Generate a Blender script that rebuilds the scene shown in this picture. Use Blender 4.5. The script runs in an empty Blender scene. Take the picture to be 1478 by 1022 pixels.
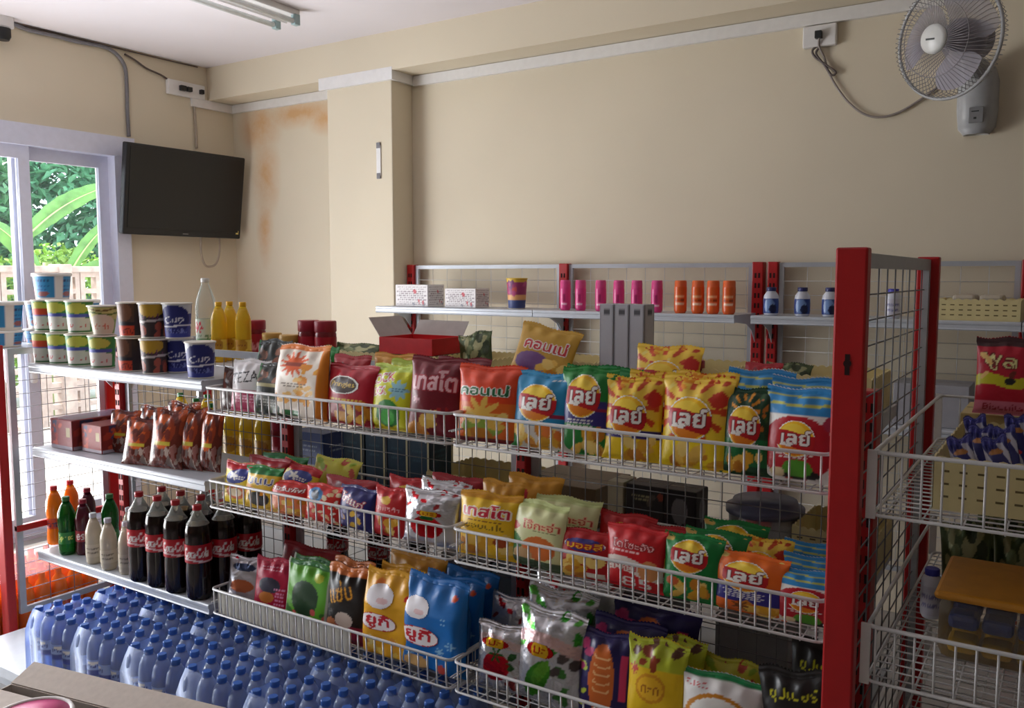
import bpy, bmesh, math, random
import numpy as np
from mathutils import Vector, Matrix, Euler

# ------------------------------------------------------------------ camera, world, light
scn = bpy.context.scene
COL = bpy.data.collections.new('shop'); scn.collection.children.link(COL)
FPX, YAW, PIT, EYE = 1252.0, math.radians(33.1), math.radians(5.16), 1.45
cd = bpy.data.cameras.new('camera'); cd.sensor_width = 36.0; cd.lens = FPX / 1478 * 36.0
cd.clip_start = 0.05; cd.clip_end = 200
cam = bpy.data.objects.new('camera', cd); COL.objects.link(cam)
cam.location = (0, 0, EYE); cam.rotation_euler = (math.pi / 2 - PIT, 0, YAW)
scn.camera = cam
scn.view_settings.view_transform = 'Standard'; scn.view_settings.look = 'None'
scn.view_settings.gamma = 1.0; scn.view_settings.use_curve_mapping = False
scn.view_settings.exposure = 0.12
scn.cycles.transparent_max_bounces = 24
scn.cycles.max_bounces = 10; scn.cycles.diffuse_bounces = 6
scn.cycles.sample_clamp_indirect = 6.0
w = bpy.data.worlds.new('overcast_sky'); scn.world = w; w.use_nodes = True
_n = w.node_tree.nodes; _n['Background'].inputs[0].default_value = (0.80, 0.90, 1.0, 1); _n['Background'].inputs[1].default_value = 3.0
def lamp(name, kind, loc, rot, energy, color, size=None):
    d = bpy.data.lights.new(name, kind); d.energy = energy; d.color = color
    if size: d.shape = 'RECTANGLE'; d.size, d.size_y = size
    o = bpy.data.objects.new(name, d); o.location = loc; o.rotation_euler = rot; COL.objects.link(o); return o
sun = lamp('sun', 'SUN', (-8, 4, 8), (math.radians(45), 0, math.radians(-80)), 9.0, (1, 0.95, 0.86)); sun.data.angle = 0.05
# daylight entering by the glazed doors of the left wall that lie outside the picture
dl = lamp('doorway_daylight', 'AREA', (-4.66, 1.4, 1.1), (0, math.radians(-117), 0), 112.0, (0.98, 0.98, 1.0), (1.8, 1.9))

# ------------------------------------------------------------------ helpers
_F = Vector((-math.sin(YAW) * math.cos(PIT), math.cos(YAW) * math.cos(PIT), -math.sin(PIT)))
_R = Vector((math.cos(YAW), math.sin(YAW), 0)); _U = _R.cross(_F)
def at(px, py, X=None, Y=None, Z=None):
    "point of the place seen at a photo pixel on a known plane X=, Y= or Z="
    d = _F + _R * ((px - 739) / FPX) - _U * ((py - 511) / FPX)
    s = X / d.x if X is not None else Y / d.y if Y is not None else (Z - EYE) / d.z
    return Vector((0, 0, EYE)) + d * s
def lin(c):
    c = np.asarray(c, float) / 255.0
    return np.where(c <= 0.04045, c / 12.92, ((c + 0.055) / 1.055) ** 2.4)
def lc(r, g, b): return tuple(float(x) for x in lin((r, g, b)))

MATS = {}
def mat(name, rgb, rough=0.5, metal=0.0, noise=0.06, scale=30.0, spec=0.5, bump=0.0):
    if name in MATS: return MATS[name]
    m = bpy.data.materials.new(name); m.use_nodes = True; nt = m.node_tree; p = nt.nodes['Principled BSDF']
    p.inputs['Roughness'].default_value = rough; p.inputs['Metallic'].default_value = metal
    p.inputs['Specular IOR Level'].default_value = spec
    tc = nt.nodes.new('ShaderNodeTexCoord'); nz = nt.nodes.new('ShaderNodeTexNoise')
    nz.inputs['Scale'].default_value = scale; nz.inputs['Detail'].default_value = 3
    nt.links.new(tc.outputs['Object'], nz.inputs['Vector'])
    rp = nt.nodes.new('ShaderNodeValToRGB'); c = lc(*rgb)
    rp.color_ramp.elements[0].position = 0.3; rp.color_ramp.elements[1].position = 0.7
    rp.color_ramp.elements[0].color = tuple(x * (1 - noise) for x in c) + (1,)
    rp.color_ramp.elements[1].color = tuple(min(1, x * (1 + noise)) for x in c) + (1,)
    nt.links.new(nz.outputs['Fac'], rp.inputs['Fac']); nt.links.new(rp.outputs['Color'], p.inputs['Base Color'])
    if bump:
        b = nt.nodes.new('ShaderNodeBump'); b.inputs['Strength'].default_value = bump; b.inputs['Distance'].default_value = 0.002
        nt.links.new(nz.outputs['Fac'], b.inputs['Height']); nt.links.new(b.outputs['Normal'], p.inputs['Normal'])
    MATS[name] = m; return m
def clear_mat(name, rgb, alpha=0.3, rough=0.08, tint=None, ior=1.35):
    "thin clear plastic or glass: part see-through, part glossy coloured skin"
    if name in MATS: return MATS[name]
    m = bpy.data.materials.new(name); m.use_nodes = True; nt = m.node_tree
    p = nt.nodes['Principled BSDF']; p.inputs['Base Color'].default_value = lc(*rgb) + (1,)
    p.inputs['Roughness'].default_value = rough
    t = nt.nodes.new('ShaderNodeBsdfTransparent'); t.inputs[0].default_value = (lc(*tint) if tint else (1, 1, 1)) + (1,)
    mx = nt.nodes.new('ShaderNodeMixShader'); fr = nt.nodes.new('ShaderNodeFresnel'); fr.inputs[0].default_value = ior
    ad = nt.nodes.new('ShaderNodeMath'); ad.operation = 'ADD'; ad.use_clamp = True; ad.inputs[1].default_value = alpha
    nt.links.new(fr.outputs[0], ad.inputs[0]); nt.links.new(ad.outputs[0], mx.inputs[0])
    nt.links.new(t.outputs[0], mx.inputs[1]); nt.links.new(p.outputs[0], mx.inputs[2])
    nt.links.new(mx.outputs[0], nt.nodes['Material Output'].inputs[0])
    MATS[name] = m; return m
def print_mat(rough=0.35, metal=0.0):
    "printed film or paper: the colour comes from the print stored on the mesh, fine crinkles from noise"
    k = 'print_%d_%d' % (rough * 100, metal * 100)
    if k in MATS: return MATS[k]
    m = bpy.data.materials.new(k); m.use_nodes = True; nt = m.node_tree; p = nt.nodes['Principled BSDF']
    a = nt.nodes.new('ShaderNodeVertexColor'); a.layer_name = 'print'
    nt.links.new(a.outputs['Color'], p.inputs['Base Color'])
    p.inputs['Roughness'].default_value = rough; p.inputs['Metallic'].default_value = metal
    tc = nt.nodes.new('ShaderNodeTexCoord'); nz = nt.nodes.new('ShaderNodeTexNoise'); nz.inputs['Scale'].default_value = 26
    nt.links.new(tc.outputs['Object'], nz.inputs['Vector'])
    b = nt.nodes.new('ShaderNodeBump'); b.inputs['Strength'].default_value = 0.35 if metal < .3 else 0.8; b.inputs['Distance'].default_value = 0.006
    nt.links.new(nz.outputs['Fac'], b.inputs['Height']); nt.links.new(b.outputs['Normal'], p.inputs['Normal'])
    MATS[k] = m; return m

def link(name, mesh, parent=None):
    o = bpy.data.objects.new(name, mesh); COL.objects.link(o)
    if parent is not None: o.parent = parent
    return o
def tag(o, label, cat, group=None):
    o['label'] = label; o['category'] = cat
    if group: o['group'] = group
    return o
def thing(name, label, cat, loc=(0, 0, 0), rot=(0, 0, 0), group=None, scale=None):
    o = bpy.data.objects.new(name, None); COL.objects.link(o); o.empty_display_size = 0.05
    o.location = loc; o.rotation_euler = rot
    if scale: o.scale = scale
    return tag(o, label, cat, group)
def struct(name, mesh, parent=None):
    o = link(name, mesh, parent)
    if parent is None: o['kind'] = 'structure'
    return o

class MB:
    def __init__(s): s.v = []; s.f = []; s.sm = []
    def add(s, vs, fs, smooth=False):
        n = len(s.v); s.v += [tuple(x) for x in vs]
        for f in fs: s.f.append(tuple(i + n for i in f)); s.sm.append(smooth)
        return s
    def box(s, x0, x1, y0, y1, z0, z1, M=None):
        vs = [(x, y, z) for z in (z0, z1) for y in (y0, y1) for x in (x0, x1)]
        if M is not None: vs = [M @ Vector(p) for p in vs]
        return s.add(vs, [(0, 2, 3, 1), (4, 5, 7, 6), (0, 1, 5, 4), (2, 6, 7, 3), (0, 4, 6, 2), (1, 3, 7, 5)])
    def bbox(s, x0, x1, y0, y1, z0, z1, b=0.003):
        "box with chamfered edges"
        bm = bmesh.new(); bmesh.ops.create_cube(bm, size=1)
        for q in bm.verts: q.co = ((x0 + x1) / 2 + q.co.x * (x1 - x0), (y0 + y1) / 2 + q.co.y * (y1 - y0), (z0 + z1) / 2 + q.co.z * (z1 - z0))
        bmesh.ops.bevel(bm, geom=bm.edges[:], offset=b, segments=2, affect='EDGES', profile=0.5)
        bm.verts.index_update(); s.add([q.co[:] for q in bm.verts], [[q.index for q in f.verts] for f in bm.faces]); bm.free(); return s
    def tube(s, pts, r, n=6, closed=False):
        pts = [Vector(p) for p in pts]; rings = []; m = len(pts); up = None
        for i, p in enumerate(pts):
            if closed: d = (pts[(i + 1) % m] - pts[i - 1]).normalized()
            else: d = (pts[min(i + 1, m - 1)] - pts[max(i - 1, 0)]).normalized()
            if up is None: up = d.orthogonal().normalized()
            up = (up - d * up.dot(d)).normalized(); sd = d.cross(up)
            rr = r[i] if isinstance(r, (list, tuple)) else r
            rings.append([p + (up * math.cos(a) + sd * math.sin(a)) * rr for a in [2 * math.pi * k / n for k in range(n)]])
        vs = [q for R_ in rings for q in R_]; fs = []
        for i in range(m if closed else m - 1):
            j = (i + 1) % m
            for k in range(n): fs.append((i * n + k, i * n + (k + 1) % n, j * n + (k + 1) % n, j * n + k))
        if not closed: fs += [tuple(range(n))[::-1], tuple((m - 1) * n + k for k in range(n))]
        return s.add(vs, fs, True)
    def lathe(s, prof, n=16, cx=0, cy=0, cap=True):
        vs = []; fs = []
        for r, z in prof:
            vs += [(cx + r * math.cos(2 * math.pi * k / n), cy + r * math.sin(2 * math.pi * k / n), z) for k in range(n)]
        for i in range(len(prof) - 1):
            for k in range(n): fs.append((i * n + k, i * n + (k + 1) % n, (i + 1) * n + (k + 1) % n, (i + 1) * n + k))
        s.add(vs, fs, True)
        if cap:
            L = len(prof) - 1
            s.add(vs[:n], [tuple(range(n))[::-1]]); s.add(vs[L * n:], [tuple(range(n))])
        return s
    def mesh(s, name, m):
        me = bpy.data.meshes.new(name); me.from_pydata(s.v, [], s.f); me.materials.append(m)
        me.polygons.foreach_set('use_smooth', s.sm); me.update(); return me

def grid_mesh(name, X, Y, Z, col, m, mask=None, extra=None):
    "mesh from 2-D coordinate arrays, colours per vertex"
    nv, nu = X.shape
    co = np.stack([X, Y, Z], -1).reshape(-1, 3)
    i = np.arange(nv * nu).reshape(nv, nu)
    q = np.stack([i[:-1, :-1], i[:-1, 1:], i[1:, 1:], i[1:, :-1]], -1)
    if mask is not None:
        k = mask[:-1, :-1] & mask[:-1, 1:] & mask[1:, 1:] & mask[1:, :-1]; q = q[k]
    q = q.reshape(-1, 4); c = col.reshape(-1, 3)
    if extra is not None:                                   # a second grid joined on
        X2, Y2, Z2, c2 = extra; n0 = len(co); nv2, nu2 = X2.shape
        co = np.vstack([co, np.stack([X2, Y2, Z2], -1).reshape(-1, 3)]); c = np.vstack([c, c2.reshape(-1, 3)])
        i = np.arange(nv2 * nu2).reshape(nv2, nu2) + n0
        q = np.vstack([q, np.stack([i[:-1, 1:], i[:-1, :-1], i[1:, :-1], i[1:, 1:]], -1).reshape(-1, 4)])
    if mask is not None and len(q):
        used, inv = np.unique(q, return_inverse=True); co = co[used]; c = c[used]; q = inv.reshape(-1, 4)
    me = bpy.data.meshes.new(name); me.from_pydata(co.tolist(), [], q.tolist()); me.materials.append(m)
    me.polygons.foreach_set('use_smooth', [True] * len(me.polygons))
    a = me.color_attributes.new('print', 'FLOAT_COLOR', 'POINT')
    a.data.foreach_set('color', np.hstack([c, np.ones((len(c), 1))]).astype(np.float32).ravel())
    me.update(); return me

# ---- lettering: a word becomes a small coverage raster that the print is made from
_TXT = {}
def word(s, W=96):
    if s in _TXT: return _TXT[s]
    cu = bpy.data.curves.new('lettering', 'FONT'); cu.body = s; cu.resolution_u = 3
    o = bpy.data.objects.new('lettering', cu); me = o.to_mesh()
    me.calc_loop_triangles()
    co = np.array([v.co[:2] for v in me.vertices]) if len(me.vertices) else np.zeros((3, 2))
    tr = [t.vertices[:] for t in me.loop_triangles]
    lo, hi = co.min(0), co.max(0); sz = np.maximum(hi - lo, 1e-6); H = int(np.clip(W * sz[1] / sz[0], 12, 96))
    gx, gy = np.meshgrid((np.arange(W) + .5) / W * sz[0] + lo[0], (np.arange(H) + .5) / H * sz[1] + lo[1])
    M = np.zeros((H, W), bool)
    for t in tr:
        a, b, c = co[t[0]], co[t[1]], co[t[2]]
        x0 = max(0, int((min(a[0], b[0], c[0]) - lo[0]) / sz[0] * W) - 1); x1 = min(W, int((max(a[0], b[0], c[0]) - lo[0]) / sz[0] * W) + 2)
        y0 = max(0, int((min(a[1], b[1], c[1]) - lo[1]) / sz[1] * H) - 1); y1 = min(H, int((max(a[1], b[1], c[1]) - lo[1]) / sz[1] * H) + 2)
        X, Y = gx[y0:y1, x0:x1], gy[y0:y1, x0:x1]
        def e(p, q): return (q[0] - p[0]) * (Y - p[1]) - (q[1] - p[1]) * (X - p[0])
        e1, e2, e3 = e(a, b), e(b, c), e(c, a)
        M[y0:y1, x0:x1] |= ((e1 >= 0) & (e2 >= 0) & (e3 >= 0)) | ((e1 <= 0) & (e2 <= 0) & (e3 <= 0))
    o.to_mesh_clear(); bpy.data.objects.remove(o); bpy.data.curves.remove(cu)
    _TXT[s] = M; return M

class Art:
    "colours over (u, v) arrays, u to the right, v up; k = height/width of the face"
    def __init__(s, u, v, k=1.4): s.u, s.v, s.k = u, v, k; s.c = np.zeros(u.shape + (3,))
    def put(s, m, rgb, a=1.0):
        s.c = np.where(m[..., None], s.c * (1 - a) + lin(rgb) * a, s.c); return s
    def fill(s, rgb): return s.put(np.ones(s.u.shape, bool), rgb)
    def band(s, v0, v1, rgb, wave=0.0, f=6.0): o = wave * np.sin(s.u * f); return s.put((s.v >= v0 + o) & (s.v < v1 + o), rgb)
    def rect(s, u0, u1, v0, v1, rgb): return s.put((s.u >= u0) & (s.u < u1) & (s.v >= v0) & (s.v < v1), rgb)
    def dist(s, cu, cv, r, ry=None, rot=0.0):
        x, y = s.u - cu, (s.v - cv) * s.k; ca, sa = math.cos(rot), math.sin(rot)
        return np.hypot((x * ca + y * sa) / r, (y * ca - x * sa) / (ry or r))
    def ell(s, cu, cv, r, rgb, ry=None, rot=0.0): return s.put(s.dist(cu, cv, r, ry, rot) < 1, rgb)
    def star(s, cu, cv, r, rgb, n=9, depth=.35):
        x, y = s.u - cu, (s.v - cv) * s.k
        return s.put(np.hypot(x, y) < r * (1 - depth + depth * np.cos(n * np.arctan2(y, x))), rgb)
    def rays(s, cu, cv, r0, r1, rgb, n=14):
        x, y = s.u - cu, (s.v - cv) * s.k; d = np.hypot(x, y)
        return s.put((d > r0) & (d < r1) & (np.cos(n * np.arctan2(y, x)) > .35), rgb)
    def text(s, t, cu, cv, w, h, rgb, edge=None, ew=.02, rot=0.0, bold=0.0):
        M = word(t)
        def cov(du, dv):
            x, y = s.u - cu - du, (s.v - cv) * s.k - dv; ca, sa = math.cos(rot), math.sin(rot)
            i = ((x * ca + y * sa) / w + .5) * M.shape[1]; j = ((y * ca - x * sa) / (h * s.k) + .5) * M.shape[0]
            ok = (i >= 0) & (i < M.shape[1]) & (j >= 0) & (j < M.shape[0])
            return ok & M[np.clip(j.astype(int), 0, M.shape[0] - 1), np.clip(i.astype(int), 0, M.shape[1] - 1)]
        if edge is not None:
            m = np.zeros(s.u.shape, bool)
            for a in range(8): m |= cov(ew * math.cos(a * .785), ew * math.sin(a * .785))
            s.put(m, edge)
        m = cov(0, 0)
        if bold:
            for a in range(6): m |= cov(bold * math.cos(a * 1.047), bold * math.sin(a * 1.047))
        return s.put(m, rgb)
    def lines(s, cu, cv, w, n, rgb, dv=.028):
        for k in range(n):
            q = cv - k * dv; s.put((abs(s.u - cu) < w * (.5 - .08 * (k % 2))) & (abs(s.v - q) < dv * .25) & (np.sin(s.u * 95 + k) > -.6), rgb)
        return s
    def bits(s, n, u0, u1, v0, v1, r, cols, seed=1):
        g = random.Random(seed)
        for k in range(n):
            s.ell(g.uniform(u0, u1), g.uniform(v0, v1), r * g.uniform(.6, 1.2), cols[k % len(cols)], r * g.uniform(.35, .8), g.uniform(0, 3))
        return s
    def crisps(s, n, u0, u1, v0, v1, r, seed=1):
        return s.bits(n, u0, u1, v0, v1, r, [(226, 168, 40), (240, 196, 84), (206, 132, 28), (246, 214, 120)], seed)
# ------------------------------------------------------------------ soft packs (bags and pouches)
def bag_surface(u, v, w, h, d, shape, seed):
    t = np.clip((v - .03) / .9, 0, 1)
    if shape == 'pillow':
        vert = np.clip(1 - abs(2 * t ** .85 - 1) ** 2.6, 0, 1) ** .55; hor = np.clip(1 - abs(2 * u - 1) ** 2.4, 0, 1) ** .6; pin = .07
    else:
        vert = np.clip((1 - t) / .34, 0, 1) ** .75 * np.clip(t / .03, 0, 1) ** .3; hor = np.clip(1 - abs(2 * u - 1) ** 9, 0, 1) ** .5; pin = .02
    y = d / 2 * vert * hor + .0012
    y = y + .0045 * np.sin(u * 23 + seed) * np.exp(-((v - .88) / .09) ** 2) * hor + .003 * np.sin(u * 17 + 2 * seed) * np.exp(-((v - .07) / .06) ** 2) * hor
    y = y + .004 * np.sin(u * 7 + seed + v * 5) * np.sin(v * 9 + seed) * hor * vert
    x = (u - .5) * w * (1 - pin * vert)
    z = v * h - .006 * np.cos((u - .5) * 9 + seed) * np.clip(v - .8, 0, 1) * 4
    return x, y, z
BAGS = {}
def bag_template(key):
    if key in BAGS: return BAGS[key]
    D = DESIGN[key]; w, h, d = D['size']; shape = D.get('shape', 'pillow'); seed = sum(map(ord, key)) % 17
    m = print_mat(D.get('rough', .36), D.get('metal', 0.0)); k = h / w; parts = []
    def g(u0, u1, v0, v1, nu, nv): return np.meshgrid(np.linspace(u0, u1, nu), np.linspace(v0, v1, nv))
    def paint(u, v): a = Art(u, v, k); D['art'](a); return a.c
    u, v = g(0, 1, 0, .935, 43, 58); X, Y, Z = bag_surface(u, v, w, h, d, shape, seed)
    u2, v2 = g(0, 1, 0, .935, 15, 20); X2, Y2, Z2 = bag_surface(u2, v2, w, h, d, shape, seed)
    parts.append(('bag_body', grid_mesh(key + '_body', X, -Y, Z, paint(u, v), m, extra=(X2, Y2, Z2, paint(1 - u2, v2))), None))
    u, v = g(0, 1, .935, 1, 43, 7); X, Y, Z = bag_surface(u, v, w, h, d, shape, seed)
    rip = .0012 * np.sin(v * 420); Z = Z + (v > .995) * .0018 * np.sign(np.sin(u * 120)); lean = (v - .935) * h * .35
    parts.append(('top_seal', grid_mesh(key + '_seal', X, -Y * .6 + rip + lean, Z, paint(u, v), m, extra=(X, Y * .6 + rip + lean, Z, paint(1 - u, v))), None))
    for nm, u0, u1, v0, v1, n, fn, mk in D.get('marks', ()):
        nu = n; nv = max(6, int(n * (v1 - v0) * k / (u1 - u0)))
        lu, lv = g(0, 1, 0, 1, nu, nv); u = u0 + (u1 - u0) * lu; v = v0 + (v1 - v0) * lv
        X, Y, Z = bag_surface(u, v, w, h, d, shape, seed); a = Art(lu, lv, (v1 - v0) * k / (u1 - u0)); fn(a)
        parts.append((nm, grid_mesh(key + '_' + nm, X, -(Y + .0016), Z, a.c, m, mask=mk(a) if mk else None), 0))
    BAGS[key] = parts; return parts
def spawn(parts, name, label, cat, loc, rot=(0, 0, 0), group=None, scale=None):
    t = thing(name, label, cat, loc, rot, group, scale); made = []
    for nm, me, par in parts: made.append(link(nm, me, t if par is None else made[par]))
    return t

# ---- print designs
RED, WHITE, YEL, GRN, BLU, NAVY, BLACK = (196, 16, 28), (240, 238, 232), (248, 206, 22), (20, 128, 44), (30, 120, 190), (32, 34, 110), (18, 16, 18)
DARKRED, ORG, CREAM, SILV = (120, 12, 28), (236, 100, 24), (236, 228, 180), (205, 205, 210)
def lay_logo(a):
    a.fill(WHITE); a.ell(.5, .5, .46, (250, 196, 30)); a.ell(.5, .36, .36, (228, 130, 24), .3); a.ell(.45, .62, .34, (252, 216, 70), .28)
    b = .5 + .07 * np.cos((a.u - .1) * 3.4); a.put((abs(a.v - b + .05) < .215) & (a.u > .0) & (a.u < 1), (188, 14, 26))
    a.text('เลย์', .52, .53, .72, .40, WHITE, edge=(110, 8, 18), ew=.035, bold=.016); a.put((a.u > .13) & (a.u < .42) & (abs(a.v - .33 + .06 * a.u) < .028), WHITE)
def lay_mask(a): return (a.dist(.5, .5, .5) < 1)
LAY = lambda cv, r=.34, cu=.46: ('logo', cu - r, cu + r, cv - r / 1.42, cv + r / 1.42, 46, lay_logo, lay_mask)
def sunny(a):
    a.rays(.45, .64, .30, .52, (210, 70, 20), 12); a.bits(8, .05, .95, .72, .98, .05, [(200, 60, 20), (236, 150, 20), (250, 226, 120)], 4)
def d_lay_yellow(a): a.fill((244, 208, 40)); a.band(.5, 1, (246, 204, 60)); sunny(a); a.ell(.88, .74, .12, (206, 40, 24)); a.band(.27, .37, (44, 36, 120)); a.band(0, .27, (244, 208, 20)); a.lines(.4, .34, .5, 2, WHITE, .03); a.crisps(9, .45, .85, .05, .24, .13, 2)
def d_lay_yellow2(a): a.fill((246, 212, 46)); a.band(.5, 1, (246, 206, 70)); sunny(a); a.ell(.85, .76, .12, (206, 50, 24)); a.band(0, .33, (246, 216, 30)); a.lines(.45, .37, .5, 2, (180, 120, 20), .03); a.crisps(10, .25, .85, .05, .28, .14, 7)
def d_lay_blue(a): a.fill((28, 140, 190)); a.rect(.6, .95, .42, .46, (150, 20, 60)); a.band(0, .3, (214, 210, 200)); a.crisps(16, .08, .8, .04, .27, .13, 3); a.bits(4, .3, .9, .2, .3, .1, [(226, 120, 40)], 5); a.ell(.06, .08, .12, GRN); a.lines(.8, .9, .3, 1, WHITE)
def d_lay_grpurple(a): a.fill((16, 130, 44)); a.band(.33, .62, (52, 40, 124), .03, 4); a.rect(.64, .98, .5, .54, (150, 24, 60)); a.lines(.42, .39, .5, 3, WHITE); a.crisps(8, .3, .8, .06, .28, .14, 5)
def d_lay_dkgreen(a): a.fill((14, 66, 36)); a.rays(.46, .74, .16, .3, (226, 150, 30), 11); a.band(.1, .42, (10, 110, 52)); a.bits(9, .7, .98, .5, .9, .05, [(190, 110, 30), (40, 90, 40)], 8); a.lines(.5, .36, .5, 2, WHITE); a.crisps(9, .2, .85, .06, .24, .13, 9)
def d_lay_white(a):
    a.fill(WHITE); a.band(.72, 1, (40, 140, 205)); a.band(.80, .83, (190, 196, 90), .01, 9); a.band(.9, .92, (190, 196, 90), .01, 7)
    a.ell(.46, .36, .52, (186, 14, 36), .46); a.ell(.9, .64, .1, (170, 40, 70)); a.lines(.45, .3, .5, 2, WHITE, .035); a.ell(.5, .09, .3, (26, 26, 28), .08); a.ell(.5, .15, .2, (84, 160, 40), .13); a.ell(.22, .09, .11, (226, 206, 160), .07)
def d_lay_green(a): a.fill((12, 134, 60)); a.ell(.08, .92, .1, (220, 180, 90), .06); a.lines(.45, .42, .5, 1, WHITE); a.crisps(9, .25, .75, .1, .3, .14, 3); a.ell(.2, .29, .12, (200, 90, 40), .09)
def d_lay_orange(a): a.fill((240, 112, 26)); a.band(0, .5, (48, 42, 140)); a.band(0, .2, (236, 110, 30)); a.lines(.45, .38, .6, 4, WHITE, .036); a.ell(.1, .93, .1, (228, 200, 110), .06); a.crisps(10, .35, .95, .02, .17, .15, 6); a.star(.42, .14, .13, (130, 70, 20), 7)
def d_konae_or(a): a.fill((232, 70, 24)); a.band(0, .52, (236, 110, 30)); a.star(.45, .36, .34, (246, 200, 90), 9, .3); a.ell(.45, .2, .34, (150, 180, 60), .16); a.crisps(8, .2, .75, .08, .34, .13, 2); a.band(0, .05, DARKRED)
def d_konae_gold(a): a.fill((206, 160, 50)); a.ell(.35, .25, .3, (120, 80, 140), .2); a.crisps(8, .5, .95, .04, .3, .12, 4)
def konae_txt(c, e):
    def f(a): a.fill(e); a.text('คอนเน่', .5, .5, .92, .84, c, edge=WHITE, ew=.03, bold=.008)
    return f
def box_mask(a): return np.ones(a.u.shape, bool)
def d_tasto_red(a): a.fill((122, 14, 34)); a.crisps(7, .05, .5, .03, .26, .16, 2); a.bits(3, .2, .8, .3, .36, .06, [(170, 30, 30)], 2); a.star(.2, .45, .08, (220, 160, 170), 5)
def d_tasto_yel(a): a.fill((242, 196, 30)); a.band(.9, 1, (214, 150, 20)); a.text('กรอบแผ่น', .45, .5, .8, .09, (90, 60, 10)); a.lines(.5, .58, .6, 1, DARKRED); a.crisps(12, .05, .95, .03, .38, .16, 9); a.ell(.78, .28, .12, (170, 70, 20), .1)
def tasto_txt(c, e, bg):
    def f(a): a.fill(bg); a.text('เทสโต', .5, .5, .9, .82, c, edge=e, ew=.035, bold=.012)
    return f
def d_rock(a): a.fill((214, 216, 30)); a.band(.9, 1, (190, 214, 80)); a.text('ROCK', .3, .78, .58, .14, (206, 20, 30), edge=WHITE, rot=.25); a.text('ROCK', .25, .58, .42, .12, (206, 20, 30), edge=WHITE, rot=.2); a.star(.72, .62, .22, (150, 200, 214), 8, .2); a.lines(.72, .64, .3, 2, (60, 110, 140)); a.ell(.52, .26, .28, (20, 130, 40)); a.ell(.52, .2, .16, (60, 180, 60)); a.band(0, .06, (206, 190, 20))
def d_pring(a): a.fill((176, 12, 40)); a.band(0, .33, (150, 8, 30)); a.lines(.5, .42, .7, 2, (226, 200, 80), .05); a.crisps(7, .55, .95, .1, .36, .13, 3); a.rect(.3, .55, .06, .22, (226, 170, 90))
def pring_logo(a): a.fill(WHITE); a.ell(.5, .5, .42, (60, 40, 30), .27); a.text('Pringles', .5, .5, .74, .34, (226, 190, 80))
def d_tallwhite(a): a.fill((244, 234, 220)); a.star(.42, .74, .3, (232, 96, 30), 13, .25); a.rect(.24, .6, .71, .76, (150, 50, 20)); a.bits(12, .5, .95, .2, .75, .1, [(240, 170, 60), (236, 150, 40), (244, 196, 110)], 4); a.bits(9, .1, .9, .2, .4, .09, [(240, 170, 60), (244, 200, 120)], 9); a.rect(.25, .6, .04, .12, (30, 110, 50)); a.band(.93, 1, (236, 130, 40)); a.lines(.45, .48, .5, 2, (110, 90, 70), .03); a.put(a.u > .9, (232, 140, 40))
def d_black(a): a.fill((26, 30, 24)); a.band(.55, .62, (170, 160, 110)); a.bits(7, .1, .9, .68, .85, .12, [(150, 90, 60), (110, 70, 50)], 3); a.put(a.u < .06, (30, 110, 50)); a.bits(10, .1, .9, .1, .5, .1, [(40, 60, 36), (60, 76, 46)], 5); a.lines(.5, .3, .6, 3, (160, 160, 150), .05)
def d_tez(a): a.fill((226, 224, 226)); a.band(0, .42, (180, 40, 90)); a.text('TEZA', .45, .66, .75, .2, (40, 36, 40), rot=.15); a.lines(.5, .3, .6, 3, (236, 180, 200), .05)
def d_brown(a): a.fill((70, 34, 26)); a.bits(9, .1, .9, .1, .9, .14, [(120, 50, 36), (40, 24, 22), (150, 90, 50)], 3)
def d_yblue(a): a.fill((240, 210, 50)); a.band(.82, 1, (196, 20, 34)); a.ell(.5, .68, .38, (46, 60, 150), .2, .3); a.star(.42, .7, .15, WHITE, 5, .3); a.lines(.58, .68, .36, 2, WHITE, .05); a.ell(.5, .3, .3, (214, 110, 50), .2); a.ell(.5, .3, .2, (244, 226, 190), .12)
def d_ygreen(a): a.fill((238, 196, 60)); a.band(.82, 1, (30, 130, 60)); a.text('ขนม', .5, .66, .7, .14, (60, 70, 140), edge=WHITE); a.ell(.5, .25, .3, (50, 50, 50), .2); a.bits(5, .1, .9, .4, .55, .1, [(236, 150, 30)], 3)
def d_redtext(a): a.fill((206, 36, 30)); a.band(.0, .55, (232, 130, 80)); a.text('คอร์นพัฟ', .5, .78, .85, .14, WHITE, edge=(150, 10, 20)); a.crisps(12, .1, .9, .08, .5, .12, 5)
def d_popcorn(a): a.fill((214, 40, 34)); a.bits(26, .05, .95, .03, .9, .09, [(240, 226, 190), (236, 200, 150), (244, 240, 220)], 5); a.ell(.35, .72, .22, (60, 130, 190), .22); a.ell(.35, .72, .12, (20, 40, 60), .16)
def d_navy(a): a.fill((34, 34, 110)); a.text('โก๋แก่', .45, .68, .7, .2, WHITE, edge=(180, 20, 40), rot=-.3); a.bits(8, .1, .7, .1, .4, .1, [(236, 190, 60), (150, 150, 190)], 3)
def d_redplain(a): a.fill((198, 22, 30)); a.ell(.4, .74, .14, (236, 190, 60), .1); a.text('ปาปริก้า', .45, .58, .7, .1, (246, 190, 190)); a.crisps(9, .1, .8, .06, .4, .14, 6)
def d_tomato(a): a.fill(SILV); a.ell(.5, .34, .3, (190, 16, 30), .24); a.ell(.5, .5, .13, (30, 100, 40), .05); a.bits(10, .05, .95, .7, .98, .07, [(180, 24, 36), (170, 60, 60), (230, 230, 230)], 3)
def red_oval(a): a.fill((190, 20, 26)); a.ell(.5, .5, .3, (240, 190, 40), .28); a.text('มะ', .5, .5, .4, .5, (180, 20, 20))
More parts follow.
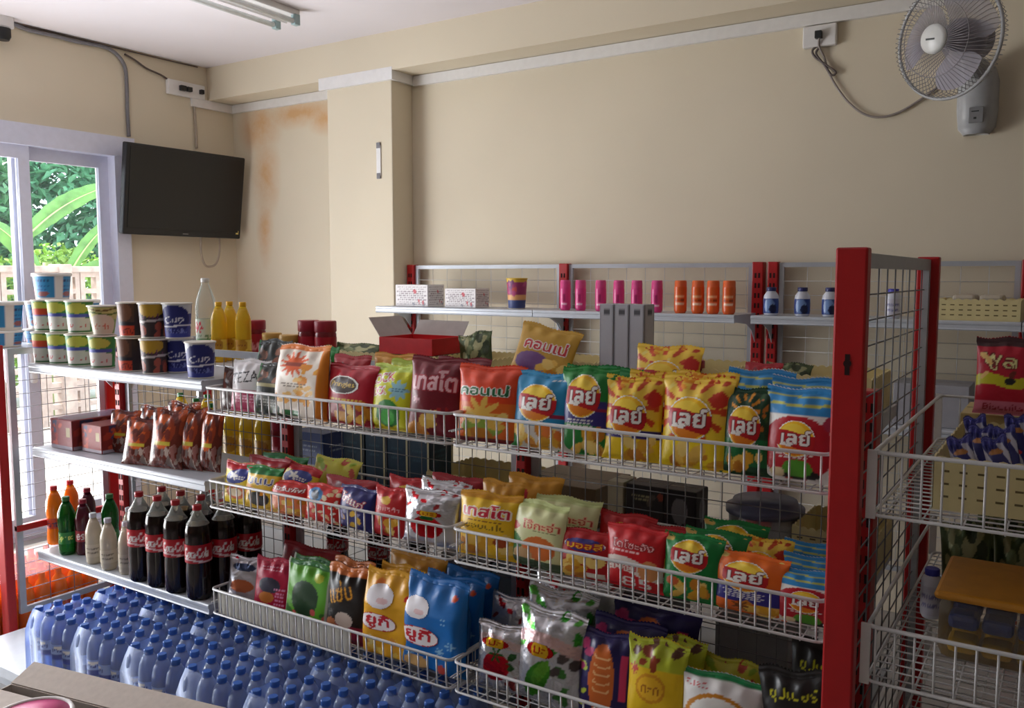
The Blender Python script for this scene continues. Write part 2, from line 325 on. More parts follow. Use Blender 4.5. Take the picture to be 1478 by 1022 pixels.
def d_cream(a): a.fill((226, 228, 170)); a.band(.9, 1, (200, 210, 140)); a.ell(.6, .32, .3, (226, 120, 50), .22); a.ell(.1, .34, .2, (50, 130, 60)); a.ell(.08, .6, .14, (200, 40, 30), .08); a.ell(.3, .2, .2, (200, 160, 110), .12); a.band(0, .14, (70, 90, 60)); a.lines(.7, .57, .4, 1, (130, 120, 60))
def txt_patch(t, c, e, bg):
    def f(a): a.fill(bg); a.text(t, .5, .5, .94, .84, c, edge=e, ew=.02)
    return f
def d_shield(a): a.fill((190, 18, 28)); a.crisps(16, .1, .8, .06, .42, .16, 4); a.rect(.55, .9, .04, .16, (230, 226, 210))
def shield(a): a.fill(WHITE); a.ell(.5, .42, .46, (60, 50, 130), .3); a.text('มอลลี่', .5, .5, .8, .5, (250, 200, 40), edge=(180, 20, 20), ew=.03)
def d_redwhite(a): a.fill((208, 20, 30)); a.band(.24, .46, (232, 220, 210), .06, 5); a.text('ข้าวเกรียบ', .4, .36, .6, .12, (190, 20, 30)); a.ell(.8, .34, .16, (220, 150, 90), .2); a.text('85', .6, .13, .5, .16, WHITE); a.lines(.4, .6, .5, 1, (250, 200, 200), .05)
def d_silverred(a): a.fill((200, 196, 202)); a.ell(.4, .8, .3, (60, 70, 100), .12); a.ell(.4, .45, .3, (210, 120, 80), .18); a.put(a.u > .75, (190, 20, 50)); a.lines(.4, .22, .6, 3, (70, 60, 110), .06)
def d_magenta(a): a.fill((186, 20, 64)); a.ell(.45, .55, .3, (60, 60, 80), .2); a.ell(.4, .35, .2, (210, 130, 60), .14); a.lines(.75, .5, .3, 5, (230, 150, 190), .06); a.lines(.5, .85, .6, 2, (230, 170, 190), .05)
def d_seagreen(a): a.fill((96, 170, 44)); a.band(.93, 1, (30, 110, 40)); a.ell(.48, .46, .3, (40, 70, 44), .36); a.bits(8, .05, .95, .1, .3, .09, [(210, 90, 90), (60, 120, 50)], 3); a.ell(.75, .8, .1, (190, 200, 60), .1); a.text('สาหร่าย', .5, .1, .7, .12, BLACK); a.put((a.u < .04) | (a.u > .95), (200, 206, 190))
def d_blackorange(a): a.fill((28, 22, 22)); a.band(.88, 1, (206, 110, 30)); a.text('แซ่บ', .4, .66, .6, .26, (226, 160, 30), edge=(90, 50, 10), rot=.3); a.band(0, .24, (150, 40, 70)); a.ell(.55, .3, .24, (206, 190, 180), .16); a.ell(.2, .22, .14, (180, 110, 70), .12)
def face_logo(a): a.fill(WHITE); a.ell(.5, .5, .47, (236, 232, 236)); a.ell(.62, .34, .2, (226, 190, 190), .1)
def yuki(a): a.fill((190, 16, 30)); a.ell(.5, .5, .47, (244, 236, 236), .42 * a.k); a.text('ยูกิ', .5, .5, .6, .66, (200, 16, 34), edge=(200, 16, 34), ew=.012, bold=.012)
def ell_mask(a): return a.dist(.5, .5, .5, .5 * a.k) < 1
def d_yukiyel(a): a.fill((236, 172, 24)); a.ell(.3, .86, .07, (240, 130, 30)); a.ell(.86, .74, .06, (220, 40, 30)); a.bits(14, .1, .9, .03, .24, .08, [(244, 206, 90), (226, 150, 50), (240, 220, 140)], 3); a.lines(.3, .46, .4, 1, RED)
def d_yukiblue(a):
    a.fill((20, 112, 190)); a.ell(.84, .84, .05, (230, 90, 40))
    for q in [(.74, .6), (.86, .36), (.7, .28), (.2, .2)]: a.star(q[0], q[1], .08, (150, 200, 230), 6, .6)
    a.ell(.3, .1, .2, (226, 180, 110), .12); a.ell(.75, .1, .08, (200, 70, 50)); a.lines(.2, .46, .3, 1, RED)
def d_straw(a): a.fill(SILV); a.ell(.45, .38, .28, (196, 20, 40), .26, .3); a.star(.45, .56, .16, (40, 110, 50), 6, .5); a.bits(7, .6, 1, .1, .6, .09, [(150, 60, 60), (60, 110, 60), (190, 30, 40)], 4); a.band(.68, .8, (226, 200, 204), .04, 5)
def d_gourd(a): a.fill(SILV); a.ell(.4, .28, .3, (70, 150, 40), .15, .95); a.ell(.46, .36, .2, (110, 180, 60), .08, .95); a.bits(9, .05, .95, .6, .97, .08, [(60, 150, 50), (90, 170, 70)], 3); a.bits(7, .65, .98, .1, .6, .09, [(70, 130, 60), (90, 80, 80)], 4); a.band(.6, .72, (226, 190, 190), .05, 4)
def d_navycorn(a):
    a.fill((36, 26, 90)); a.ell(.45, .48, .24, (214, 110, 44), .62)
    for q in range(5): a.put((a.dist(.45, .74 - q * .09, .16, .05) < 1) & (a.dist(.45, .75 - q * .09, .16, .05) > .8), (240, 190, 130))
    a.ell(.35, .1, .09, WHITE, .1); a.ell(.56, .1, .09, WHITE, .1); a.ell(.36, .09, .05, BLACK); a.ell(.55, .09, .05, BLACK); a.bits(6, .02, .2, .1, .9, .1, [(190, 206, 60), (200, 60, 120)], 4); a.rect(.78, .9, .3, .8, (220, 60, 110))
def d_yelround(a): a.fill((240, 200, 30)); a.band(.72, 1, (190, 200, 50)); a.bits(7, .1, .9, .74, .95, .09, [(150, 60, 30), (100, 60, 40)], 4); a.ell(.45, .52, .26, (220, 150, 30), .18); a.ell(.45, .52, .22, (244, 190, 40), .14); a.text('กะทิ', .45, .52, .3, .1, (160, 80, 20)); a.ell(.5, .12, .3, (206, 90, 40), .18); a.ell(.2, .12, .1, (160, 200, 220), .1); a.ell(.8, .1, .1, (160, 200, 220), .1); a.star(.15, .68, .09, (206, 60, 40), 7)
def d_whiteround(a): a.fill((232, 230, 228)); a.band(.93, 1, (20, 130, 70)); a.put((a.dist(.5, .45, .46) < 1), (200, 130, 30)); a.ell(.5, .45, .40, (238, 236, 230)); a.text('เจ๊หมวย', .5, .47, .5, .12, (60, 40, 60)); a.text('EURO', .2, .84, .3, .07, (206, 40, 50))
def d_blackyel(a): a.fill((24, 20, 20)); a.text('ซุปเปอร์', .5, .78, .7, .12, (210, 206, 40)); a.text('กรอบ', .5, .5, .8, .24, (210, 206, 40)); a.star(.2, .3, .16, (190, 30, 50), 7); a.bits(6, .4, .95, .06, .3, .1, [(200, 190, 50), (150, 60, 30)], 4)
def d_redbig(a): a.fill((190, 16, 46)); a.band(.88, 1, (60, 20, 24)); a.band(.36, .5, (206, 200, 40), .03, 7); a.text('พูล', .4, .66, .6, .2, (236, 230, 160), edge=(120, 10, 20), rot=-.2); a.bits(6, .1, .9, .5, .8, .08, [(120, 40, 30), (240, 200, 120)], 3); a.band(0, .18, (214, 120, 140)); a.text('Biscuits', .5, .1, .7, .08, (160, 10, 40)); a.ell(.6, .43, .1, (40, 40, 40), .06)
def d_noodle(a): a.fill((104, 40, 28)); a.ell(.45, .62, .3, (206, 92, 36), .26); a.bits(22, .02, .98, .5, .98, .12, [(150, 60, 34), (90, 36, 28), (120, 50, 40), (190, 80, 34)], 3); a.put((abs(a.v - .42) < .035) & (a.u > .2) & (a.u < .7), (196, 176, 60)); a.bits(34, .02, .98, .02, .36, .08, [(170, 150, 140), (140, 90, 84), (90, 40, 34), (120, 104, 100)], 5)
def d_limetop(a): a.fill((206, 200, 60)); a.bits(8, .1, .9, .5, .95, .1, [(190, 70, 40), (150, 180, 40)], 3)
def d_redgold(a): a.fill((170, 20, 36)); a.bits(10, .05, .95, .05, .95, .14, [(206, 40, 40), (230, 170, 60), (120, 10, 26)], 6)
def d_goldred(a): a.fill((212, 150, 40)); a.bits(5, .2, .9, .3, .8, .1, [(190, 30, 40), (240, 200, 90)], 6)
def d_bluepack(a): a.fill((36, 38, 110)); a.put((a.u * 1.2 + a.v * 1.5) % 1 < .28, (190, 190, 206)); a.band(.88, 1, (60, 60, 140)); a.ell(.5, .75, .3, (180, 120, 60), .12); a.ell(.5, .4, .2, (200, 50, 60), .1)
def d_green_leaf(a): a.fill((70, 84, 50)); a.bits(20, .02, .98, .02, .98, .13, [(110, 120, 80), (50, 60, 36), (150, 150, 110)], 6)
S1, S2, S3 = (.2, .27, .085), (.165, .2, .07), (.2, .25, .075)
def D_(art, size=S1, **k): return dict(art=art, size=size, **k)
DESIGN = {
 'lay_yellow': D_(d_lay_yellow, marks=[LAY(.53)]), 'lay_yellow2': D_(d_lay_yellow2, marks=[LAY(.54)]), 'lay_blue': D_(d_lay_blue, marks=[LAY(.60)]),
 'lay_grpurple': D_(d_lay_grpurple, marks=[LAY(.66)]), 'lay_dkgreen': D_(d_lay_dkgreen, marks=[LAY(.56)]), 'lay_white': D_(d_lay_white, marks=[LAY(.46, .27)]),
 'lay_green': D_(d_lay_green, marks=[LAY(.68)]), 'lay_orange': D_(d_lay_orange, marks=[LAY(.63)]),
 'konae_or': D_(d_konae_or, marks=[('lettering', .04, .86, .60, .76, 60, konae_txt((20, 110, 60), (232, 70, 24)), box_mask)]),
 'konae_gold': D_(d_konae_gold, (.2, .2, .05), marks=[('lettering', .12, .9, .48, .76, 60, konae_txt((200, 30, 40), (206, 160, 50)), box_mask)]),
 'tasto_red': D_(d_tasto_red, marks=[('lettering', .06, .94, .56, .86, 60, tasto_txt((236, 190, 196), (170, 30, 50), (122, 14, 34)), box_mask)]),
 'tasto_yel': D_(d_tasto_yel, marks=[('lettering', .06, .92, .62, .84, 60, tasto_txt((200, 20, 50), (246, 236, 220), (242, 196, 30)), box_mask)]),
 'rock': D_(d_rock), 'pring': D_(d_pring, marks=[('logo', .1, .78, .5, .82, 46, pring_logo, ell_mask)]), 'tallwhite': D_(d_tallwhite, (.16, .28, .07), shape='pouch'),
 'black': D_(d_black, (.15, .24, .06), shape='pouch'), 'tez': D_(d_tez, S2), 'brown': D_(d_brown, S2), 'yblue': D_(d_yblue, S2), 'ygreen': D_(d_ygreen, S2),
 'redtext': D_(d_redtext, S2), 'popcorn': D_(d_popcorn, S2), 'navy': D_(d_navy, S2), 'redplain': D_(d_redplain, S2),
 'tomato': D_(d_tomato, S3, metal=.8, rough=.28, marks=[('logo', .28, .78, .52, .64, 30, red_oval, ell_mask)]),
 'cream': D_(d_cream, S3, marks=[('lettering', .26, .96, .58, .74, 56, txt_patch('โจ๊กะจ่า', (200, 60, 40), (240, 190, 150), (226, 228, 170)), box_mask)]),
 'shield': D_(d_shield, S3, marks=[('logo', .1, .9, .56, .84, 50, shield, ell_mask)]),
 'redwhite': D_(d_redwhite, S3, marks=[('lettering', .12, .88, .64, .78, 56, txt_patch('โดโซะจัง', (250, 190, 190), (150, 10, 20), (208, 20, 30)), box_mask)]),
 'silverred': D_(d_silverred, (.13, .2, .03), metal=.6, rough=.25), 'magenta': D_(d_magenta, (.13, .2, .03)), 'seagreen': D_(d_seagreen, (.16, .22, .03)),
 'blackorange': D_(d_blackorange, (.14, .22, .04)),
 'yukiyel': D_(d_yukiyel, (.16, .25, .08), shape='pouch', marks=[('emblem', .1, .62, .58, .86, 30, face_logo, ell_mask), ('logo', .0, .72, .32, .54, 46, yuki, ell_mask)]),
 'yukiblue': D_(d_yukiblue, (.16, .25, .08), shape='pouch', marks=[('emblem', .06, .5, .56, .8, 30, face_logo, ell_mask), ('logo', .0, .68, .28, .5, 46, yuki, ell_mask)]),
 'straw': D_(d_straw, S3, metal=.75, rough=.25, marks=[('logo', .1, .7, .64, .8, 34, red_oval, ell_mask)]), 'gourd': D_(d_gourd, S3, metal=.75, rough=.25, marks=[('logo', .2, .66, .5, .66, 34, red_oval, ell_mask)]),
 'navycorn': D_(d_navycorn, (.17, .26, .06)), 'yelround': D_(d_yelround, (.18, .22, .06)), 'whiteround': D_(d_whiteround, S1), 'blackyel': D_(d_blackyel, (.2, .22, .06)),
 'redbig': D_(d_redbig, (.2, .27, .09)), 'noodle': D_(d_noodle, (.2, .17, .08), rough=.22), 'limetop': D_(d_limetop, (.2, .22, .06)), 'redgold': D_(d_redgold, S1), 'goldred': D_(d_goldred, S1),
 'bluepack': D_(d_bluepack, (.05, .14, .02)), 'greenleaf': D_(d_green_leaf, (.2, .14, .05), metal=.4, rough=.3),
}
# ------------------------------------------------------------------ the setting
XL, YB, ZC = -4.81, 3.95, 2.79
def wall_mat(name, rgb, stain=None):
    m = mat(name, rgb, .75, 0, .035, 1.3, .3)
    nt = m.node_tree; p = nt.nodes['Principled BSDF']; src = p.inputs['Base Color'].links[0].from_socket
    if stain:                                                # damp stains with ragged edges
        g = nt.nodes.new('ShaderNodeNewGeometry'); nz = nt.nodes.new('ShaderNodeTexNoise'); nz.inputs['Scale'].default_value = 8; nz.inputs['Detail'].default_value = 7; nz.inputs['Roughness'].default_value = .65
        nt.links.new(g.outputs['Position'], nz.inputs['Vector']); acc = None
        for (cx, cz, rx, rz) in stain:
            mp = nt.nodes.new('ShaderNodeVectorMath'); mp.operation = 'SUBTRACT'; mp.inputs[1].default_value = (cx, YB, cz); nt.links.new(g.outputs['Position'], mp.inputs[0])
            ms = nt.nodes.new('ShaderNodeVectorMath'); ms.operation = 'MULTIPLY'; ms.inputs[1].default_value = (1 / rx, 0, 1 / rz); nt.links.new(mp.outputs[0], ms.inputs[0])
            ln = nt.nodes.new('ShaderNodeVectorMath'); ln.operation = 'LENGTH'; nt.links.new(ms.outputs[0], ln.inputs[0])
            sb = nt.nodes.new('ShaderNodeMath'); sb.operation = 'SUBTRACT'; sb.use_clamp = True; sb.inputs[0].default_value = 1; nt.links.new(ln.outputs['Value'], sb.inputs[1])
            if acc is None: acc = sb.outputs[0]
            else:
                mm = nt.nodes.new('ShaderNodeMath'); mm.operation = 'MAXIMUM'; nt.links.new(acc, mm.inputs[0]); nt.links.new(sb.outputs[0], mm.inputs[1]); acc = mm.outputs[0]
        mu = nt.nodes.new('ShaderNodeMath'); mu.operation = 'MULTIPLY'; nt.links.new(acc, mu.inputs[0]); nt.links.new(nz.outputs['Fac'], mu.inputs[1])
        rp = nt.nodes.new('ShaderNodeMapRange'); rp.inputs[1].default_value = .05; rp.inputs[2].default_value = .5; rp.inputs[4].default_value = .85; nt.links.new(mu.outputs[0], rp.inputs[0])
        mx = nt.nodes.new('ShaderNodeMix'); mx.data_type = 'RGBA'; mx.inputs[7].default_value = lc(206, 158, 106) + (1,)
        nt.links.new(rp.outputs[0], mx.inputs[0]); nt.links.new(src, mx.inputs[6]); nt.links.new(mx.outputs[2], p.inputs['Base Color'])
    return m
M_WALL = wall_mat('cream_wall', (218, 207, 184)); M_WALLB = wall_mat('cream_wall_stained', (218, 207, 184), [(-4.55, 2.42, .26, .22), (-4.2, 2.47, .5, .11), (-4.5, 2.1, .17, .34), (-3.95, 2.42, .2, .13), (-4.52, 1.75, .1, .3)])
M_WHITE = mat('white_paint', (226, 224, 222), .55, 0, .03); M_CEIL = mat('ceiling_paint', (226, 220, 222), .8, 0, .02, 2, .2)
M_ALU = mat('white_aluminium', (206, 208, 224), .4, .1, .03); M_SHELF = mat('grey_powder_coat', (196, 202, 210), .35, .15, .03)
M_WIRE = mat('white_wire', (214, 214, 214), .4, .1, .03); M_DWIRE = mat('dark_wire', (120, 120, 122), .4, .3, .05); M_RED = mat('red_powder_coat', (176, 22, 26), .38, 0, .05)
M_FRAME = mat('panel_frame_grey', (176, 180, 186), .4, .2, .03); M_HOLE = mat('slot_shadow', (40, 8, 8), .9); M_CREAM = mat('cream_plastic', (218, 204, 150), .5, 0, .04); M_BLACK = mat('black_plastic', (22, 22, 24), .45); M_GREYP = mat('grey_cable', (120, 118, 122), .5)
M_CARD = mat('cardboard', (204, 194, 184), .8, 0, .06, 60); M_CARDD = mat('cardboard_inside', (150, 132, 112), .85); M_GLASS = clear_mat('pane_glass', (225, 235, 245), .03, .02); M_FILM = clear_mat('shrink_film', (190, 206, 240), .02, .2, ior=1.12)
M_CONC = mat('pale_concrete', (214, 210, 204), .85, 0, .08, 3)

XR, YF = 6.5, -6.0
struct('floor', MB().box(XL, XR, YF, YB, -.12, 0).mesh('floor', mat('pale_floor_tile', (166, 162, 158), .25, 0, .05, 4)))
struct('ceiling', MB().box(XL - .15, XR + .15, YF - .15, YB + .15, ZC, ZC + .12).mesh('ceiling', M_CEIL))
struct('wall_left', MB().box(XL - .15, XL, 3.15, YB, 0, ZC).box(XL - .15, XL, YF, 3.15, 2.26, ZC).box(XL - .15, XL, YF, -.6, 0, 2.26).mesh('wall_left', M_WALL))
struct('wall_back', MB().box(XL - .15, XR + .15, YB, YB + .15, -.12, ZC).mesh('wall_back', M_WALLB))
struct('wall_right', MB().box(XR, XR + .15, YF, YB, -.12, ZC).mesh('wall_right', M_WALL))
struct('wall_front', MB().box(XL - .15, XR + .15, YF - .15, YF, -.12, ZC).mesh('wall_front', M_WALL))
struct('trim_1', MB().box(XL, XR, 3.75, YB, 2.583, ZC).mesh('beam', M_WALL))                    # ceiling beam along the back wall
struct('trim_2', MB().bbox(-3.755, -3.258, 3.77, YB, 0, 2.60, .006).mesh('pillar', M_WALL))      # pillar
t3 = MB().box(XL, -3.755, YB - .022, YB, 2.527, 2.58).box(-3.80, -3.236, 3.748, 3.77, 2.532, 2.60).box(-3.258, -3.236, 3.77, YB, 2.532, 2.584).box(-3.236, XR, YB - .022, YB, 2.525, 2.58).box(XL, XL + .022, 3.62, YB - .022, 2.527, 2.58)
struct('trim_3', t3.mesh('cable_channel', M_WHITE))
# sliding glass doors in the left wall
df = struct('door_1', MB().box(XL - .07, XL + .035, -.6, 3.19, 2.15, 2.265).box(XL - .09, XL + .03, 3.06, 3.15, 0, 2.15).box(XL - .09, XL + .03, -.6, -.52, 0, 2.15).box(XL - .09, XL + .03, -.52, 3.06, 0, .03).mesh('door_frame', M_ALU))
def leaf(y0, y1, x):
    e = link('door_leaf', MB().box(x, x + .035, y0, y0 + .075, .03, 2.15).box(x, x + .035, y1 - .06, y1, .03, 2.15).box(x, x + .035, y0 + .075, y1 - .06, .03, .12).box(x, x + .035, y0 + .075, y1 - .06, 2.08, 2.15).mesh('door_leaf', M_ALU), df)
    link('pane', MB().box(x + .014, x + .02, y0 + .075, y1 - .06, .12, 2.08).mesh('pane', M_GLASS), e)
    return e
leaf(1.62, 2.575, XL - .03); leaf(.68, 1.64, XL - .075); leaf(-.52, .7, XL - .03); e = leaf(2.50, 3.06, XL - .075)
link('handle', MB().bbox(XL - .04, XL + .03, 2.52, 2.555, .86, 1.08, .012).mesh('handle', M_WHITE), e)

# ---- outside the door
GZ = -.15
struct('ground', MB().box(-40, XL - .15, -25, 40, GZ - .1, GZ).mesh('yard_ground', M_CONC))
tag(link('roof_eave', MB().box(-6.3, XL - .15, -4, 9, 2.62, 2.74).box(-6.36, -6.3, -4, 9, 2.52, 2.76).mesh('roof_eave', mat('eave_timber', (226, 176, 128), .7))), 'pale orange roof eave above the glass door outside', 'eave')
br = thing('garden_wall', 'low weathered breeze block wall across the yard outside the door', 'wall', (-9, 0, GZ))
blk = MB(); B = .4
for (a, b, c, d) in [(0, .4, 0, .05), (0, .4, .35, .4), (0, .05, .05, .35), (.35, .4, .05, .35), (.175, .225, .05, .35), (.05, .175, .175, .225), (.225, .35, .175, .225)]: blk.box(-.05, .05, a, b, c, d)
blk_me = blk.mesh('breeze_block', mat('weathered_block', (188, 172, 162), .9, 0, .25, 9))
for i in range(16):
    for k in range(4):
        o = link('breeze_block', blk_me, br); o.location = (0, 2.0 + i * .41, .02 + k * .405)
link('coping', MB().bbox(-.09, .09, 1.9, 8.7, 1.635, 1.70, .01).mesh('coping', mat('weathered_block', (188, 172, 162))), br)
for q in (1.85, 5.02, 8.5): link('pier', MB().bbox(-.11, .11, q - .0, q + .14, 0, 1.72, .01).mesh('pier', mat('weathered_block', (188, 172, 162))), br)
def shrub(name, label, loc, rad, n, cols, seed, leafsz):
    g = random.Random(seed); t = thing(name, label, 'tree', loc)
    link('trunk', MB().tube([(0, 0, 0), (.06, .05, rad[2] * .6), (0, .1, rad[2] * 1.2)], [.09, .07, .03], 7).mesh('trunk', mat('bark', (110, 92, 74), .9, 0, .2)), t)
    mb = MB()
    for _ in range(n):
        a, b = g.uniform(0, 2 * math.pi), math.acos(g.uniform(-1, 1)); r = g.uniform(.55, 1) ** .6
        p = Vector((rad[0] * r * math.sin(b) * math.cos(a), rad[1] * r * math.sin(b) * math.sin(a), rad[2] * (1.05 + r * math.cos(b))))
        q = Euler((g.uniform(-1, 1), g.uniform(-1, 1), g.uniform(0, 6.3))).to_matrix(); s = leafsz * g.uniform(.6, 1.3)
        mb.add([p + q @ Vector(c) * s for c in ((-.5, 0, 0), (0, -.26, .06), (.5, 0, -.05), (0, .26, .06))], [(0, 1, 2, 3)])
    m = mat('leaves_' + name + str(seed), cols, .5, 0, .45, 2.5); f = link('foliage', mb.mesh('foliage', m), t); f['kind'] = 'stuff'
shrub('leafy_tree', 'dense dark green tree behind the breeze block wall, seen through the left door pane', (-13.2, 5.2, GZ), (1.2, 1.9, 1.9), 13000, (84, 140, 92), 3, .2)
shrub('leafy_tree', 'taller blue green tree seen at the top of the door opening', (-15.8, 9.6, GZ), (1.3, 3.4, 2.7), 20000, (96, 156, 116), 5, .24)
shrub('garden_bush', 'bright yellow green bush just above the breeze block wall', (-10.9, 6.1, GZ), (.45, 1.2, .98), 5000, (150, 190, 80), 8, .1)
bp = thing('banana_plant', 'banana plant with broad arching leaves above the breeze block wall', 'plant', (-9.9, 5.45, GZ))
link('stem', MB().tube([(0, 0, 0), (.05, 0, .9), (0, 0, 1.75)], [.11, .09, .05], 10).mesh('stem', mat('banana_stem', (140, 160, 90), .6)), bp)
def banana(y0, z0, y1, z1, W, bend, lean):
    "broad blade from its stalk at (y0, z0) to its tip at (y1, z1), hanging roughly in the Y-Z plane"
    vs = []; fs = []; N = 18; D = Vector((0, y1 - y0, z1 - z0)); L = D.length; d = D.normalized(); s_ = Vector((0, -d.z, d.y))
    for i in range(N + 1):
        t = i / N; c = Vector((lean * t * t, y0, z0)) + D * t + s_ * (bend * math.sin(math.pi * t) ) + Vector((0, 0, -.25 * bend * t * t))
        wd = W * max(.03, math.sin(math.pi * min(1, t * .9 + .07))) ** .55 * (1 + .05 * math.sin(i * 2.3))
        n = Vector((1, 0, 0)); vs += [c - s_ * wd - n * .16 * W, c + n * .1 * W, c + s_ * wd - n * .22 * W]
    for i in range(N): a = i * 3; fs += [(a, a + 1, a + 4, a + 3), (a + 1, a + 2, a + 5, a + 4)]
    rib = MB().tube([Vector(vs[i * 3 + 1]) + Vector((.008, 0, 0)) for i in range(N + 1)], [.012 * (1 - .8 * i / N) for i in range(N + 1)], 5)
    m = MB().add(vs, fs, True); o = link('banana_leaf', m.mesh('banana_leaf', mat('banana_leaf', (110, 168, 84), .3, 0, .3, 7)), bp); link('midrib', rib.mesh('midrib', mat('banana_rib', (206, 220, 150), .5)), o)
for (xa, ya, xb, yb, W, bd) in [(34, 345, 154, 264, .11, .07), (98, 398, 156, 312, .085, .03), (60, 400, -30, 320, .11, -.08), (100, 405, 175, 378, .08, .05)]:
    a_, b_ = at(xa, ya, X=-9.9), at(xb, yb, X=-9.9); banana(a_.y - 5.45, a_.z - GZ, b_.y - 5.45, b_.z - GZ, W, bd, .15)

# ------------------------------------------------------------------ racks
def post(parent, x, y, z1, wx=.05, wy=.06, slots=None, name='post', mesh_only=False):
    p = link(name, MB().bbox(x - wx / 2, x + wx / 2, y - wy / 2, y + wy / 2, 0, z1, .004).mesh('post', M_RED), parent)
    if slots:
        s = MB(); z = slots[0]
        while z < z1 - .03:
            s.box(x - .012, x - .004, y - wy / 2 - .0012, y - wy / 2 + .002, z, z + .022).box(x + .004, x + .012, y - wy / 2 - .0012, y - wy / 2 + .002, z, z + .022); z += .045
        link('slot_rows', s.mesh('slot_rows', M_HOLE), p)['kind'] = 'stuff'
    return p
def wire_panel(parent, axis, a0, a1, c, z0, z1, dh=.055, dv=.05, frame=.026, r=.0015, wm=None):
    "framed mesh panel running along X or Y at constant c"
    def q(a, z, o=0): return (a, c + o, z) if axis == 'x' else (c + o, a, z)
    f = MB()
    for (p0, p1, q0, q1) in [(a0, a0 + frame, z0, z1), (a1 - frame, a1, z0, z1), (a0 + frame, a1 - frame, z1 - frame, z1), (a0 + frame, a1 - frame, z0, z0 + frame)]:
        if axis == 'x': f.box(p0, p1, c - .008, c + .008, q0, q1)
        else: f.box(c - .008, c + .008, p0, p1, q0, q1)
    fr = link('panel_frame', f.mesh('panel_frame', M_FRAME), parent); m = MB(); z = z1 - frame - dh
    while z > z0 + frame: m.tube([q(a0, z, -.004), q(a1, z, -.004)], r, 5); z -= dh
    a = a0 + frame + dv
    while a < a1 - frame: m.tube([q(a, z0, .001), q(a, z1, .001)], r, 5); a += dv
    link('wire_grid', m.mesh('wire_grid', wm or M_DWIRE), fr)['kind'] = 'stuff'
def shelf(x0, x1, yf, yb, z, label, flip=False, axis='x', lip=.034, group='grey metal shelves', front=M_SHELF):
    "shelf board with rolled front lip and two end brackets; yf = free edge, yb = edge at the posts"
    t = thing('metal_shelf', label, 'shelf', ((x0 + x1) / 2, (yf + yb) / 2, z), group=group) if axis == 'x' else thing('metal_shelf', label, 'shelf', ((yf + yb) / 2, (x0 + x1) / 2, z), group=group)
    hw, hd = (x1 - x0) / 2, abs(yb - yf) / 2; s = 1 if yb > yf else -1
    def mk(mb, nm, m):
        if axis == 'y':                                      # turn so that length runs along Y
            mb.v = [(y, x, zz) for x, y, zz in mb.v]; mb.f = [f[::-1] for f in mb.f]
        me = mb.mesh(nm, m); return link(nm, me, t)
    def B(x0_, x1_, y0_, y1_, z0_, z1_): return (x0_, x1_, min(y0_ * s, y1_ * s), max(y0_ * s, y1_ * s), z0_, z1_)
    mk(MB().box(*B(-hw, hw, -hd + .004, hd, -.004, 0)), 'shelf_board', M_SHELF)
    l = MB(); pr = [(-hd + .006, .002), (-hd - .001, .001), (-hd - .004, -.003), (-hd - .004, -.010), (-hd - .0015, -.014), (-hd - .0015, -lip + .008), (-hd - .004, -lip + .004), (-hd, -lip), (-hd + .012, -lip)]
    vs = [(xx, p[0] * s, p[1]) for xx in (-hw, hw) for p in pr]; n = len(pr)
    l.add(vs, [((i + 1), i, i + n, i + 1 + n) if s > 0 else (i, i + 1, i + 1 + n, i + n) for i in range(n - 1)] + [tuple(range(n)), tuple(range(n, 2 * n))[::-1]])
    mk(l, 'front_lip', front)
    for xx in (-hw + .001, hw - .004):
        b = MB(); o = [(-hd + .006, -.004), (-hd + .006, -.03), (hd - .12, -.045), (hd - .05, -.075), (hd, -.13), (hd, -.004)]
        vs = [(xx + k, p[0] * s, p[1]) for k in (0, .003) for p in o]; n = len(o)
        b.add(vs, [tuple(range(n)), tuple(range(n, 2 * n))[::-1]] + [(i, (i + 1) % n, n + (i + 1) % n, n + i) for i in range(n)])
        mk(b, 'bracket', M_SHELF)
    return t
ROD = {}
